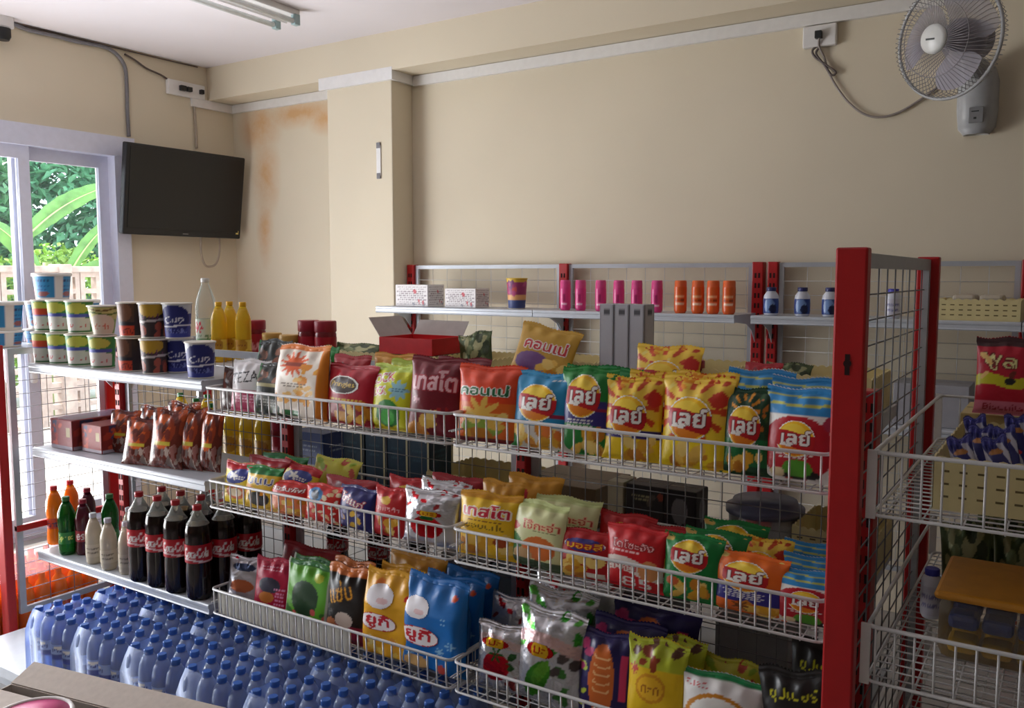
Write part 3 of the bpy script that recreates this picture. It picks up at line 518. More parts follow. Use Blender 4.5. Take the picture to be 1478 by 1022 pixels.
def basket(x0, x1, yf, yb, zb, zr, label, axis='x', group='white wire baskets', dx=.031, floor_n=11, plate=False, sides=(-1, 1)):
    t = thing('wire_basket', label, 'basket', ((x0 + x1) / 2, (yf + yb) / 2, zb), group=group)
    hw, hd, h = (x1 - x0) / 2, (yb - yf) / 2, zr - zb
    def loop(z, r, nm):
        c = .018; p = []
        for (sx, sy, a0) in ((1, -1, -90), (1, 1, 0), (-1, 1, 90), (-1, -1, 180)):
            for k in range(4): a = math.radians(a0 + k * 30); p.append((sx * (hw - c) + c * math.cos(a), sy * (hd - c) + c * math.sin(a), z))
        link(nm, MB().tube(p, r, 6, closed=True).mesh(nm, M_WIRE), t)
    loop(h, .0045, 'top_rail'); loop(0.002, .0035, 'bottom_rail')
    k = round(h, 3)
    if k not in ROD: ROD[k] = MB().tube([(0, 0, h - .002), (0, .001, .03), (0, .004, 0)], .0024, 6).mesh('rod', M_WIRE)
    n = int((x1 - x0 - .03) / dx)
    for i in range(n + 1):
        xx = -hw + .015 + i * (2 * hw - .03) / n
        o = link('rod', ROD[k], t); o.location = (xx, -hd, 0)
    sd = MB(); m = int(2 * hd / dx)
    for s in sides:
        for i in range(1, m): yy = -hd + i * 2 * hd / m; sd.tube([(s * hw, yy, h), (s * hw, yy, 0)], .002, 5)
        sd.tube([(s * hw, -hd, h * .45), (s * hw, hd, h * .45)], .002, 5)
    for i in range(1, n, 2): xx = -hw + .015 + i * (2 * hw - .03) / n; sd.tube([(xx, hd, h), (xx, hd, 0)], .002, 5)
    link('side_wires', sd.mesh('side_wires', M_WIRE), t)['kind'] = 'stuff'
    fl = MB()
    for i in range(1, floor_n): yy = -hd + i * 2 * hd / floor_n; fl.tube([(-hw, yy, 0), (hw, yy, 0)], .0018, 5)
    for i in range(0, n + 1, 2): xx = -hw + .015 + i * (2 * hw - .03) / n; fl.tube([(xx, -hd, -.002), (xx, hd, -.002)], .0018, 5)
    link('floor_grid', fl.mesh('floor_grid', M_WIRE), t)['kind'] = 'stuff'
    if plate:
        for yy in (-hd, hd - .004): link('hook_plate', MB().bbox(-hw - .012, -hw + .006, yy - .002, yy + .004, -.005, h + .005, .001).mesh('hook_plate', M_WHITE), t)
    return t

# main double-sided gondola, three bays along X
UX = [-3.345, -2.34, -1.345, -.393]; YS = 2.14
gr = thing('gondola_rack', 'red post wire gondola rack carrying the chip baskets', 'rack', (0, 0, 0))
for i, x in enumerate(UX): post(gr, x, YS, 1.185, .036, .06, (.1,))
for i in range(3): wire_panel(gr, 'x', UX[i] + .022, UX[i + 1] - .022, YS, .14, 1.17)
for i in range(3): link('base_deck', MB().bbox(UX[i] + .003, UX[i + 1] - .003, 1.46 if i < 2 else 1.72, YS - .03, .06, .1, .004).box(UX[i] + .01, UX[i + 1] - .01, 1.5 if i < 2 else 1.75, YS - .03, 0, .06).mesh('base_deck', M_SHELF), gr)
lv = ['top', 'middle', 'lower']
for k, z in enumerate((1.113, .785, .373)): shelf(UX[0] - .03, UX[1] + .0, 1.77, 2.108, z, ['grey shelf holding the instant noodle cups', 'grey shelf holding the red snack bags and boxes', 'grey shelf holding the cola and soda bottles'][k])
BZ = [(1.012, 1.094), (.704, .792), (.35, .431)]
for k, (zb, zr) in enumerate(BZ):
    for u, (a, b) in enumerate(((-2.328, -1.349), (-1.340, -.400))):
        basket(a, b, 1.77, 2.105, zb, zr, '%s row white wire basket of snack bags, %s' % (lv[k], ['left of the other in its row', 'against the tall red post'][u]))
bx = link('front_liner', MB().bbox(-2.305, -1.72, 1.778, 1.784, .352, .426, .001).mesh('front_liner', mat('liner_plastic', (206, 202, 188), .5)), [o for o in COL.objects if o.get('label', '').startswith('lower row') and 'left' in o['label']][0])
bx.location = -Vector(bx.parent.location); bx['label'] = 'cream plastic liner board behind the rods'
bz = {1: 'upper', 2: 'middle', 3: 'lower'}
for k, z in enumerate((1.105, .705, .36)):
    for i in range(3):
        shelf(UX[i] + .003, UX[i + 1] - .003, 2.52, 2.173, z, '%s grey shelf at the gondola back, %s' % (['top', 'middle', 'bottom'][k], ['behind the noodle cups', 'behind the centre chip baskets', 'behind the chip baskets by the tall red post'][i]))
# end frame at the right, taller
XE = -.36
er = thing('end_rack', 'tall red end frame with wire grid at the right of the gondola', 'rack', (0, 0, 0))
p = post(er, XE, 1.735, 1.503, .058, .035)
kh = MB(); kh.box(XE - .0055, XE + .0035, 1.7168, 1.720, 1.262, 1.302); kh.lathe([(.0075, 0), (.0075, .0035)], 12)
nlast = len(kh.v)
for i in range(nlast - 48, nlast):
    x, y, z = kh.v[i]; kh.v[i] = (XE - .001 + x, 1.7166 + z, 1.284 + y)
link('keyhole', kh.mesh('keyhole', M_HOLE), p)
post(er, XE, 2.72, 1.503, .058, .035); wire_panel(er, 'y', 1.755, 2.70, XE, .12, 1.495, .054, .1, .03, .0018)
# end frame at the left, low
XF = -3.44
el = thing('end_rack', 'low red end frame with wire grid beside the doorway', 'rack', (0, 0, 0))
post(el, XF - .02, 1.69, 1.185, .05, .035); post(el, XF, 2.14, 1.185, .04, .06); post(el, XF, 2.62, 1.185, .05, .035)
wire_panel(el, 'y', 1.72, 2.108, XF, .12, 1.17, .052, .1, .024); wire_panel(el, 'y', 2.172, 2.60, XF, .12, 1.17, .052, .1, .024)
link('cross_bar', MB().bbox(XF - .012, XF + .012, 1.72, 2.108, .45, .475, .003).mesh('cross_bar', M_RED), el)
shelf(1.73, 2.59, -3.80, XF - .035, 1.165, 'grey end shelf by the doorway holding the white tubs', axis='y')
# baskets on the right end frame
for zb, zr, lb in ((.99, 1.114, 'upper wire basket beyond the tall red post, with the cream tray of sachets'), (.66, .772, 'lower wire basket beyond the tall red post, with the orange lidded tub'), (.36, .45, 'bottom wire basket beyond the tall red post')):
    basket(-.312, .10, 1.745, 2.69, zb, zr, lb, floor_n=26, plate=True, dx=.034, sides=(1,))
# wall racks
wa = thing('wall_rack', 'red post wire wall rack behind the pink and orange bottles', 'rack', (0, 0, 0)); wb = thing('wall_rack', 'red post wire wall rack behind the blue capped bottles', 'rack', (0, 0, 0))
PA, PB = [-3.225, -2.215, -1.212], [-1.145, -.165, .82]
for x in PA: post(wa, x, 3.9, 1.512, .05, .05, (.9,))
for x in PB: post(wb, x, 3.9, 1.512, .045, .05, (.9,))
for P_, r in ((PA, wa), (PB, wb)):
    for i in range(2): wire_panel(r, 'x', P_[i] + .026, P_[i + 1] - .026, 3.9, .2, 1.508, .062, .1, .02, .0014, M_WIRE)
nm = [('holding the white boxes and the tall cup', 'holding the pink and orange bottles'), ('holding the blue capped bottles', 'at the right edge of the photo')]
for j, P_ in enumerate((PA, PB)):
    for i in range(2):
        shelf(P_[i] + .002, P_[i + 1] - .002, 3.58, 3.872, 1.283, 'grey wall rack shelf ' + nm[j][i])
        shelf(P_[i] + .002, P_[i + 1] - .002, 3.52, 3.872, .88, 'lower grey wall rack shelf under the one ' + nm[j][i])
# ------------------------------------------------------------------ packs of other kinds
def wrap_print(name, prof, paint, k, m, nu=56, nv=26, off=.0006, half=False):
    "print wrapped round a lathe profile; the middle of the print faces -Y"
    z = np.array([p[1] for p in prof]); r = np.array([p[0] for p in prof]); vv = np.linspace(0, 1, nv); zz = z[0] + (z[-1] - z[0]) * vv
    rr = np.interp(zz, z, r) + off; u, v = np.meshgrid(np.linspace(0, 1, nu), vv); a = -math.pi / 2 + (u - .5) * 2 * math.pi
    A = Art((u - .5) * 2 + .5, v, k); paint(A)               # print repeats front and back: u spans one half turn
    A2 = Art(((u - .5) * 2 + 1.0) % 1.0, v, k); paint(A2); c = np.where((abs(u - .5) < .25)[..., None], A.c, A2.c)
    return grid_mesh(name, rr[:, None] * np.cos(a), rr[:, None] * np.sin(a), np.repeat(zz[:, None], nu, 1), c, m)
TPL = {}
def tpl(key, fn):
    if key not in TPL: TPL[key] = fn()
    return TPL[key]
P_PAPER, P_GLOSS = print_mat(.5), print_mat(.3)
def cup_tpl(key, paint, h=.112, r0=.040, r1=.048, lid=(220, 216, 206)):
    def f():
        pr = [(r0, 0), (r1, h)]
        return [('cup_body', wrap_print(key, pr, paint, h / (math.pi * r1), P_PAPER, 72, 30, 0), None),
                ('lid', MB().lathe([(r1 - .002, h - .003), (r1 + .003, h - .003), (r1 + .0035, h), (r1 + .001, h + .002), (.001, h + .003)], 28).mesh('lid', mat('lid_%d' % sum(lid), lid, .4)), None),
                ('cup_base', MB().lathe([(r0 - .003, 0), (r0 + .001, .0), (r0 + .001, .004)], 28).mesh('cup_base', mat('cup_base', (226, 222, 210), .5)), None)]
    return tpl(key, f)
def c_green(a): a.fill((64, 132, 60)); a.band(.0, .5, (206, 204, 196), .06, 5); a.band(.5, .62, (74, 84, 170)); a.ell(.5, .78, .3, (190, 190, 80), .12); a.text('มาม่า', .5, .28, .45, .16, (190, 30, 40)); a.band(0, .08, (40, 100, 44)); a.put((a.u < .12) | (a.u > .88), (40, 130, 60))
def c_greenred(a): c_green(a); a.band(.55, .75, (206, 70, 36)); 
def c_bowl(a): a.fill((130, 160, 90)); a.band(.55, .95, (196, 190, 120)); a.band(.72, .78, (90, 110, 40), .04, 7); a.band(.84, .9, (110, 90, 40), .04, 9); a.ell(.5, .28, .4, (214, 200, 180), .26); a.text('ยำยำ', .5, .28, .4, .2, (196, 90, 60))
def c_brown(a): a.fill((74, 52, 46)); a.band(0, .34, (206, 70, 40)); a.band(.34, .44, (34, 32, 44)); a.ell(.35, .72, .22, (120, 80, 60), .2); a.text('คัพ', .5, .17, .4, .2, (120, 30, 26)); a.put(a.u > .62, (44, 36, 44))
def c_dark(a): a.fill((56, 44, 46)); a.ell(.5, .82, .32, (190, 150, 40), .16); a.put(abs(a.v - .5 - .12 * (a.u - .5)) < .03, (200, 190, 190)); a.bits(9, .1, .9, .05, .36, .12, [(170, 80, 60), (120, 60, 50)], 3); a.text('มาม่า', .5, .62, .6, .14, (110, 50, 90))
def c_blue(a): a.fill((54, 64, 150)); a.band(.72, 1, (206, 208, 214)); a.ell(.5, .55, .42, (30, 36, 110), .3); a.text('Cup', .5, .52, .5, .24, (226, 226, 236), rot=.1); a.put(abs(a.v - .36 - .06 * (a.u - .5)) < .02, (230, 230, 240)); a.text('Noodles', .6, .24, .5, .14, (120, 130, 200))
CUPS = {'green': c_green, 'greenred': c_greenred, 'bowl': c_bowl, 'brown': c_brown, 'dark': c_dark, 'blue': c_blue}
def bottle_tpl(key, h, r, body, capc, label=None, lz=(.35, .62), liquid=None, lp=None, neck=.3, capr=.0145, waist=0.0, dome=False):
    "h total; body material; neck = share of height taken by shoulder and neck"
    def f():
        zs = h * (1 - neck); ch = .016
        pr = [(r * .82, 0), (r * .97, .008), (r, .02), (r, h * .12), (r * (1 - waist), h * .3), (r * (1 - waist), h * .42), (r, h * .55), (r, zs), (r * (.97 if dome else .92), zs + h * neck * .2), (r * (.82 if dome else .66), zs + h * neck * .5), (r * (.52 if dome else .40), zs + h * neck * .75), (capr * .86, h - ch - .004), (capr * .86, h - ch)]
        parts = [('bottle_body', MB().lathe(pr, 20).mesh('bottle_body', body), None)]
        parts.append(('cap', MB().lathe([(capr * .96, h - ch), (capr, h - ch + .002), (capr, h - .002), (capr * .9, h)], 14).mesh('cap', mat('cap_%d_%d_%d' % capc, capc, .35)), None))
        if label:
            z0, z1 = h * lz[0], h * lz[1]; rz = [q for q in pr if z0 < q[1] < z1]
            zz = np.array([q[1] for q in pr]); rr = np.array([q[0] for q in pr])
            lp_ = [(float(np.interp(z0, zz, rr)), z0)] + rz + [(float(np.interp(z1, zz, rr)), z1)]
            parts.append(('label', wrap_print(key + '_label', lp_, label, (z1 - z0) / (math.pi * r), P_GLOSS, 56, 14, .0008), 0))
        if liquid:
            parts.append(('contents', MB().lathe([(r * .8, .003), (r * .96, .02), (r * .96 * (1 - waist), h * .36), (r * .96, h * .55), (r * .96, zs), (r * .62, zs + h * neck * .45)], 20).mesh('contents', liquid), 0))
        return parts
    return tpl(key, f)
def l_cola(a): a.fill((186, 16, 34)); a.text('Coca-Cola', .5, .55, .62, .5, WHITE, rot=.0, bold=.006); a.put(abs(a.v - .14 - .08 * np.sin(a.u * 6)) < .05, (236, 220, 220))
def l_orange(a): a.fill((214, 70, 30)); a.text('Fanta', .5, .5, .6, .6, (40, 40, 90))
def l_green(a): a.fill((36, 120, 50)); a.text('Sprite', .5, .5, .6, .6, (230, 240, 120))
def l_red(a): a.fill((150, 20, 40)); a.text('est', .5, .5, .5, .6, WHITE)
def l_soy(a): a.fill((196, 184, 160)); a.lines(.5, .7, .5, 5, (120, 110, 96), .1)
def l_water(a): a.fill((150, 174, 226)); a.band(0, .36, (66, 80, 160)); a.text('น้ำดื่ม', .5, .66, .5, .3, (50, 62, 140)); a.ell(.5, .8, .2, WHITE, .06)
def l_oil(a): a.fill((226, 196, 80)); a.ell(.5, .5, .3, (180, 130, 30), .3); a.text('องุ่น', .5, .5, .4, .3, (120, 40, 20))
def l_spirit(a): a.fill((196, 206, 190)); a.star(.4, .65, .2, (200, 20, 60), 6, .4); a.band(0, .2, (60, 130, 70)); a.text('เสริมสุข', .5, .3, .7, .16, (50, 110, 60))
def l_pink(a): a.fill((222, 70, 140)); a.rect(.44, .56, .34, .72, (170, 40, 100)); a.rect(.3, .7, .2, .27, (250, 210, 230))
def l_orng(a): a.fill((230, 100, 40)); a.rect(.25, .75, .56, .62, (250, 190, 140)); a.rect(.25, .75, .24, .31, (250, 220, 190)); a.lines(.5, .46, .5, 2, (140, 50, 20), .05)
def l_tonic(a): a.fill((206, 212, 226)); a.ell(.5, .45, .48, (44, 70, 140), .6); a.ell(.45, .5, .24, (120, 150, 200), .3); a.ell(.6, .3, .16, (20, 30, 70), .2)
def l_tonicw(a): a.fill((206, 206, 220)); a.lines(.5, .7, .6, 5, (120, 120, 170), .1)
def l_jar(a): a.fill((160, 20, 40)); a.lines(.5, .7, .7, 4, (226, 160, 170), .12)
def l_tub(a): a.fill((226, 222, 216)); a.put(abs(a.u - .5) < .36, (44, 136, 190)); a.put((abs(a.u - .5) < .36) & (a.v < .14), (226, 222, 216)); a.lines(.5, .78, .5, 1, (24, 60, 110), .16); a.lines(.5, .55, .5, 2, (20, 80, 140), .1); a.ell(.36, .28, .07, (214, 120, 110)); a.ell(.62, .27, .12, (150, 90, 90), .05)
M_PETBLUE = clear_mat('pet_water', (200, 218, 248), .3, .1, (214, 228, 252)); M_PETCLEAR = clear_mat('pet_clear', (200, 204, 212), .03, .06); M_BOTTLE = clear_mat('thick_clear_bottle', (210, 214, 206), .22, .06); M_COLA = mat('cola', (26, 12, 12), .12, 0, .05); M_OIL = mat('cooking_oil', (222, 184, 40), .12, 0, .05)
M_OILB = clear_mat('oil_in_bottle', (236, 204, 60), .4, .06, (252, 230, 120)); M_ORSODA = mat('orange_soda', (244, 120, 20), .12); M_GRSODA = clear_mat('green_pet', (10, 90, 30), .62, .08, (120, 230, 120)); M_REDSODA = mat('red_soda', (74, 12, 30), .12); M_SOY = mat('soy_milk_glass', (190, 178, 156), .2)
def cola_tpl():
    h, r, zf = .315, .043, .315 * .80; neck = [(.0375, zf), (.0285, .265), (.0175, .285), (.0128, .297), (.0128, .300)]
    body = [(.035, 0), (.042, .008), (r, .02), (r, .1), (.0415, .125), (r, .15), (r, .215), (.0415, .235), (.0375, zf)]
    return [('bottle_body', MB().lathe(body, 24).mesh('bottle_body', M_COLA), None), ('neck', MB().lathe(neck, 24, cap=False).mesh('neck', M_BOTTLE), None),
            ('cap', MB().lathe([(.0142, .299), (.015, .301), (.015, .314), (.0135, .316)], 16).mesh('cap', mat('cap_red', (176, 16, 30), .35)), None),
            ('label', wrap_print('cola_label', [(.0425, .128), (r, .15), (r, .19)], l_cola, .062 / (math.pi * r), P_GLOSS, 64, 16, .001), 0)]
T_COLA = tpl('cola', cola_tpl)
T_ORS = bottle_tpl('orange_soda', .235, .031, M_ORSODA, (206, 40, 50), l_orange, (.28, .46), neck=.3, waist=.12); T_GRS = bottle_tpl('green_soda', .225, .032, M_GRSODA, (44, 110, 50), l_green, (.2, .4), neck=.32, waist=.08)
T_RDS = bottle_tpl('red_soda', .215, .031, M_REDSODA, (150, 20, 50), l_red, (.25, .45), neck=.32, waist=.08); T_SOY = bottle_tpl('soy_milk', .19, .029, M_SOY, (190, 190, 196), l_soy, (.15, .4), neck=.4, capr=.013)
T_WATER = bottle_tpl('water', .228, .0318, M_PETBLUE, (58, 104, 186), l_water, (.38, .6), neck=.34, capr=.0138, dome=True)
T_OIL = bottle_tpl('oil', .24, .031, M_OILB, (230, 176, 20), l_oil, (.2, .38), neck=.3, capr=.014); T_OILG = bottle_tpl('oil_green', .225, .036, M_OIL, (20, 120, 50), l_oil, (.2, .5), neck=.3, capr=.014)
T_SPIRIT = bottle_tpl('spirit', .315, .044, M_BOTTLE, (216, 216, 212), l_spirit, (.2, .5), neck=.34, capr=.018)
T_PINK = bottle_tpl('pink', .142, .0245, mat('pink_plastic', (222, 70, 140), .3), (226, 84, 150), l_pink, (.06, .72), neck=.06, capr=.0235); T_ORN = bottle_tpl('orange_tube', .142, .0265, mat('orange_plastic', (230, 100, 40), .3), (232, 110, 50), l_orng, (.06, .8), neck=.05, capr=.0255)
T_TONIC = bottle_tpl('tonic', .118, .031, mat('white_bottle', (214, 218, 230), .3), (40, 44, 100), l_tonic, (.08, .6), neck=.35, capr=.02); T_TONICW = bottle_tpl('tonicw', .115, .028, mat('white_bottle', (214, 218, 230)), (60, 60, 170), l_tonicw, (.08, .66), neck=.25, capr=.02)
T_SAUCE = bottle_tpl('sauce', .2, .026, M_BLACK, (24, 22, 22), l_red, (.3, .6), neck=.35, capr=.012)
def jar_tpl(key, h, r, lidc, label, body=(120, 20, 30)):
    return tpl(key, lambda: [('jar_body', MB().lathe([(r * .9, 0), (r, .006), (r, h * .72), (r * .9, h * .78)], 22).mesh('jar_body', mat('jar_%d' % sum(body), body, .25)), None),
        ('label', wrap_print(key + '_l', [(r, h * .1), (r, h * .66)], label, h * .56 / (math.pi * r), P_GLOSS, 40, 10, .0008), 0), ('lid', MB().lathe([(r * .96, h * .76), (r * 1.02, h * .78), (r * 1.02, h * .98), (r * .95, h)], 22).mesh('lid', mat('lid_%d_%d_%d' % lidc, lidc, .4)), None)])
T_JARR = jar_tpl('red_jar', .135, .044, (150, 20, 44), l_jar); T_JARB = jar_tpl('brown_jar', .1, .042, (190, 150, 70), lambda a: a.fill((150, 90, 50)), (96, 54, 34))
T_TUB = tpl('tub', lambda: [('tub_body', wrap_print('tub', [(.062, 0), (.072, .105)], l_tub, .105 / (math.pi * .068), P_PAPER, 64, 22, 0), None), ('lid', MB().lathe([(.07, .1), (.077, .101), (.077, .112), (.07, .115), (.001, .115)], 30).mesh('lid', mat('tub_lid', (232, 230, 226), .4)), None), ('tub_base', MB().lathe([(.05, .001), (.062, .0), (.0622, .006)], 30).mesh('tub_base', mat('tub_lid', (232, 230, 226), .4)), None)])

def carton(w, d, h, label, cat, loc, rot=0.0, rgb=(200, 190, 170), front=None, side=None, top=None, name='carton', group=None, lid=True, rough=.5):
    "closed printed box; w along X, d along Y"
    t = thing(name, label, cat, loc, (0, 0, rot), group)
    b = link('box_body', MB().bbox(-w / 2, w / 2, -d / 2, d / 2, 0, h, .0025).mesh('box_body', mat('carton_%d_%d_%d' % tuple(rgb), rgb, rough)), t); e = .0008
    def face(nm, fn, X, Y, Z, k):
        A = Art(U, V, k); fn(A); link(nm, grid_mesh(nm, X, Y, Z, A.c, P_PAPER), b)
    U, V = np.meshgrid(np.linspace(0, 1, 40), np.linspace(0, 1, 32)); i = .004
    if front: face('front_print', front, (U - .5) * (w - i), 0 * U - d / 2 - e, i / 2 + V * (h - i), h / w)
    if side: face('side_print', side, 0 * U + w / 2 + e, (U - .5) * (d - i), i / 2 + V * (h - i), h / d)
    if lid: link('flap_seam', MB().box(-w / 2 + .004, w / 2 - .004, -.0012, .0012, h - .001, h + .0009).mesh('flap_seam', mat('seam_tape', (150, 140, 126), .6)), b)
    return t
def tray(w, d, h, label, loc, rot=0.0, rgb=None):
    "cream plastic tray with scalloped rim and rows of slits"
    t = thing('plastic_tray', label, 'tray', loc, (0, 0, rot), 'cream plastic trays'); m = M_CREAM
    b = MB().box(-w / 2, w / 2, -d / 2, d / 2, 0, .004)
    def wall(ax, c, L):
        n = 40; vs = []
        for i in range(n + 1):
            x = -L / 2 + L * i / n; z = h + .006 * abs(math.sin(i * math.pi / 4))
            for o in (-.0015, .0015):
                for zz in (0, z): vs.append((x, c + o, zz) if ax == 'x' else (c + o, x, zz))
        fs = []
        for i in range(n): a = i * 4; fs += [(a, a + 4, a + 5, a + 1), (a + 2, a + 3, a + 7, a + 6), (a + 1, a + 5, a + 7, a + 3)]
        b.add(vs, fs)
    wall('x', -d / 2, w); wall('x', d / 2, w); wall('y', -w / 2, d); wall('y', w / 2, d)
    link('tray_shell', b.mesh('tray_shell', m), t); s = MB(); nx = int(w / .03)
    for k in range(3):
        for i in range(nx):
            x = -w / 2 + .02 + i * (w - .04) / max(1, nx - 1); z = h * (.25 + .25 * k)
            s.box(x - .007, x + .007, -d / 2 - .0022, -d / 2 - .001, z, z + .004)
    link('slits', s.mesh('slits', mat('tray_slit', (110, 96, 60), .8)), t)['kind'] = 'stuff'
    return t
# ------------------------------------------------------------------ snack bags in the baskets
def bag(key, x0, x1, yt, zb, label, Y=1.836, lean=7.0, yaw=0.0, roll=0.0, k=1.07, group=None, ym=None, name='snack_bag', cat='snack bag', dk=1.0):
    "bag filling photo columns x0..x1 with its top at photo row yt, standing at height zb at depth Y"
    ym = ym or yt + 60; X0, X1 = at(x0, ym, Y=Y).x, at(x1, ym, Y=Y).x; w0, h0, d0 = DESIGN[key]['size']
    if group in (G1, G2, G3):                                # keep inside its own basket
        lo, hi = ((-2.316, -1.361) if (X0 + X1) / 2 < -1.345 else (-1.352, -.388)); wd = X1 - X0
        if X0 < lo - .012: X0, X1 = lo - .012, min(lo - .012 + wd, hi + .01)
        if X1 > hi + .012: X0, X1 = max(hi + .012 - wd, lo - .01), hi + .012
    L = math.radians(lean); zt = at((x0 + x1) / 2, yt, Y=Y + .2 * math.tan(L)).z; h = max(.06, (zt - zb) / math.cos(L)); w = (X1 - X0) * k
    return spawn(bag_template(key), name, label, cat, ((X0 + X1) / 2, Y, zb), (-L, math.radians(roll), math.radians(yaw)), group, (w / w0, (dk if Y < 1.88 or dk != 1.0 else .66) * .86 * min(1.15, (w / w0 + h / h0) / 2), h / h0))
Z1, Z2, Z3 = 1.017, .709, .355
G1, G2, G3 = 'snack bags in the top row of baskets', 'snack bags in the middle row of baskets', 'snack bags in the lower row of baskets'
# top row, left basket
bag('brown', 314, 343, 530, Z1, 'small dark brown snack bag at the left end of the top basket', group=G1)
bag('tez', 337, 382, 518, Z1, 'white and pink bag lettered TEZA in the top basket', group=G1, yaw=6)
bag('black', 368, 412, 490, Z1, 'tall black pouch with brown picture, just left of the orange and white pouch', Y=1.90, group=G1)
bag('black', 372, 416, 524, Z1, 'shorter black pouch standing in front of the tall black one', Y=1.825, group=G1)
bag('tallwhite', 403, 470, 498, Z1, 'tall white pouch with an orange splash in the top basket', group=G1, lean=4)
bag('lay_grpurple', 455, 482, 499, Z1, 'green bag mostly hidden behind the tall white and orange pouch', Y=1.96, group=G1)
bag('pring', 469, 541, 526, Z1, 'red chip bag with oval Pringles logo', group=G1, yaw=-5)
bag('redgold', 478, 528, 512, Z1, 'red and gold bag behind the red Pringles bag', Y=1.95, group=G1)
bag('goldred', 536, 592, 510, Z1, 'gold bag behind the yellow ROCK bag', Y=1.98, group=G1)
bag('rock', 534, 597, 526, Z1, 'yellow green bag lettered ROCK in red', group=G1, yaw=-4)
bag('rock', 560, 602, 518, Z1, 'second yellow bag peeking out behind the yellow ROCK bag', Y=1.93, group=G1)
bag('tasto_red', 592, 662, 516, Z1, 'dark red bag with pink Thai lettering at the joint of the top baskets', group=G1, yaw=8, roll=2)
bag('tasto_red', 628, 700, 516, Z1, 'dark red bag lying behind the orange bag with green lettering', Y=1.97, group=G1)
# top row, right basket
bag('konae_or', 660, 746, 527, Z1, 'orange bag with green Thai lettering in the top basket', group=G1, yaw=5)
bag('lay_blue', 739, 826, 537, Z1, 'bright blue chip bag with yellow sun logo', group=G1, yaw=-3)
bag('lay_green', 815, 918, 528, Z1, 'plain green bag top behind the green and purple chip bag', Y=1.97, group=G1)
bag('lay_grpurple', 809, 884, 529, Z1, 'green and purple chip bag beside the blue one', group=G1, yaw=2)
bag('lay_yellow', 873, 952, 543, Z1, 'yellow chip bag with purple band below its logo', group=G1, yaw=4)
bag('lay_yellow2', 954, 1052, 544, Z1, 'largest all yellow chip bag in the middle of the top right basket', group=G1, yaw=-2)
bag('lay_yellow', 905, 975, 536, Z1, 'yellow chip bag second in line behind the purple banded one', Y=1.94, group=G1)
bag('lay_yellow2', 972, 1058, 537, Z1, 'yellow chip bag second in line behind the largest yellow one', Y=1.945, group=G1)
bag('lay_yellow', 912, 1003, 498, 1.09, 'yellow chip bag perched highest, behind the row of yellow bags', Y=2.03, lean=14, group=G1)
bag('lay_dkgreen', 1043, 1114, 560, Z1, 'dark green chip bag between the yellow and the white ones', group=G1, yaw=3)
bag('lay_white', 1048, 1140, 533, Z1, 'blue topped chip bag behind the dark green one in the top basket', Y=1.955, group=G1)
bag('lay_white', 1103, 1212, 560, Z1, 'white chip bag with red heart and blue top, top row beside the tall red post', group=G1, yaw=-3)
bag('lay_white', 1112, 1215, 545, Z1, 'blue topped chip bag behind the white one in the top row', Y=1.93, group=G1)
bag('konae_gold', 727, 808, 470, 1.165, 'gold bag with red Thai lettering propped up behind the blue chip bag', Y=2.08, lean=18, roll=10, group=G1, ym=500)
# middle row, left basket
bag('yblue', 315, 358, 664, Z2, 'yellow bag with blue oval at the left end of the middle row', group=G2)
bag('redgold', 320, 372, 652, Z2, 'red and gold bag behind the yellow bag with blue oval', Y=1.93, group=G2)
bag('ygreen', 356, 402, 671, Z2, 'yellow bag with green top in the middle row', group=G2, yaw=4)
bag('yblue', 396, 447, 664, Z2, 'yellow and blue bag tipped behind the small red bags', Y=1.92, lean=16, roll=8, group=G2)
bag('ygreen', 365, 425, 652, Z2, 'green topped yellow bag in the second line of the middle row', Y=1.99, group=G2)
bag('limetop', 440, 502, 655, Z2, 'olive yellow bag lying over at the back of the middle row', Y=1.98, lean=24, group=G2)
bag('redtext', 393, 443, 692, Z2, 'red and orange puffed corn bag with white lettering', group=G2, yaw=3)
bag('popcorn', 442, 492, 697, Z2, 'red and white popcorn bag with a blue spot', group=G2)
bag('navy', 488, 541, 700, Z2, 'navy blue bag with white lettering in the middle row', group=G2, yaw=-5)
bag('redplain', 540, 590, 702, Z2, 'red bag with pale lettering beside the silver tomato bag', group=G2)
bag('redgold', 470, 540, 688, Z2, 'dark red bag behind the navy blue bag', Y=1.94, group=G2)
bag('tomato', 585, 657, 705, Z2, 'silver foil bag with a red tomato', group=G2, yaw=4)
bag('tomato', 600, 668, 690, Z2, 'second silver foil bag behind the tomato one', Y=1.92, lean=14, group=G2)
bag('redplain', 560, 625, 688, Z2, 'red bag top behind the silver tomato bag', Y=1.97, group=G2)
bag('redgold', 618, 690, 684, Z2, 'dark red bag at the back near the middle of the gondola', Y=2.02, lean=12, group=G2)
# middle row, right basket
bag('tasto_yel', 660, 741, 709, Z2, 'yellow bag with large red Thai lettering in the middle row', group=G2, yaw=3)
bag('goldred', 688, 745, 692, Z2, 'gold bag behind the yellow bag with red lettering', Y=1.93, group=G2)
bag('goldred', 725, 800, 684, Z2, 'gold and red bag at the back above the cream bag', Y=2.0, lean=14, group=G2)
bag('cream', 735, 815, 722, Z2, 'cream bag with red lettering and an orange vegetable picture', group=G2, yaw=-6)
bag('cream', 765, 855, 714, Z2, 'second cream bag leaning behind the first cream bag', Y=1.92, lean=16, group=G2)
bag('shield', 808, 882, 762, Z2, 'red bag with white framed shield logo and chips', group=G2, yaw=4, ym=810)
bag('redwhite', 873, 957, 757, Z2, 'bright red bag with white middle band beside the green chip bag', group=G2, yaw=-3)
bag('redplain', 860, 938, 737, Z2, 'red bag behind the bright red bag with white band', Y=1.94, lean=14, group=G2)
bag('redplain', 925, 1000, 757, Z2, 'red bag just behind the green chip bag of the middle row', Y=1.95, group=G2)
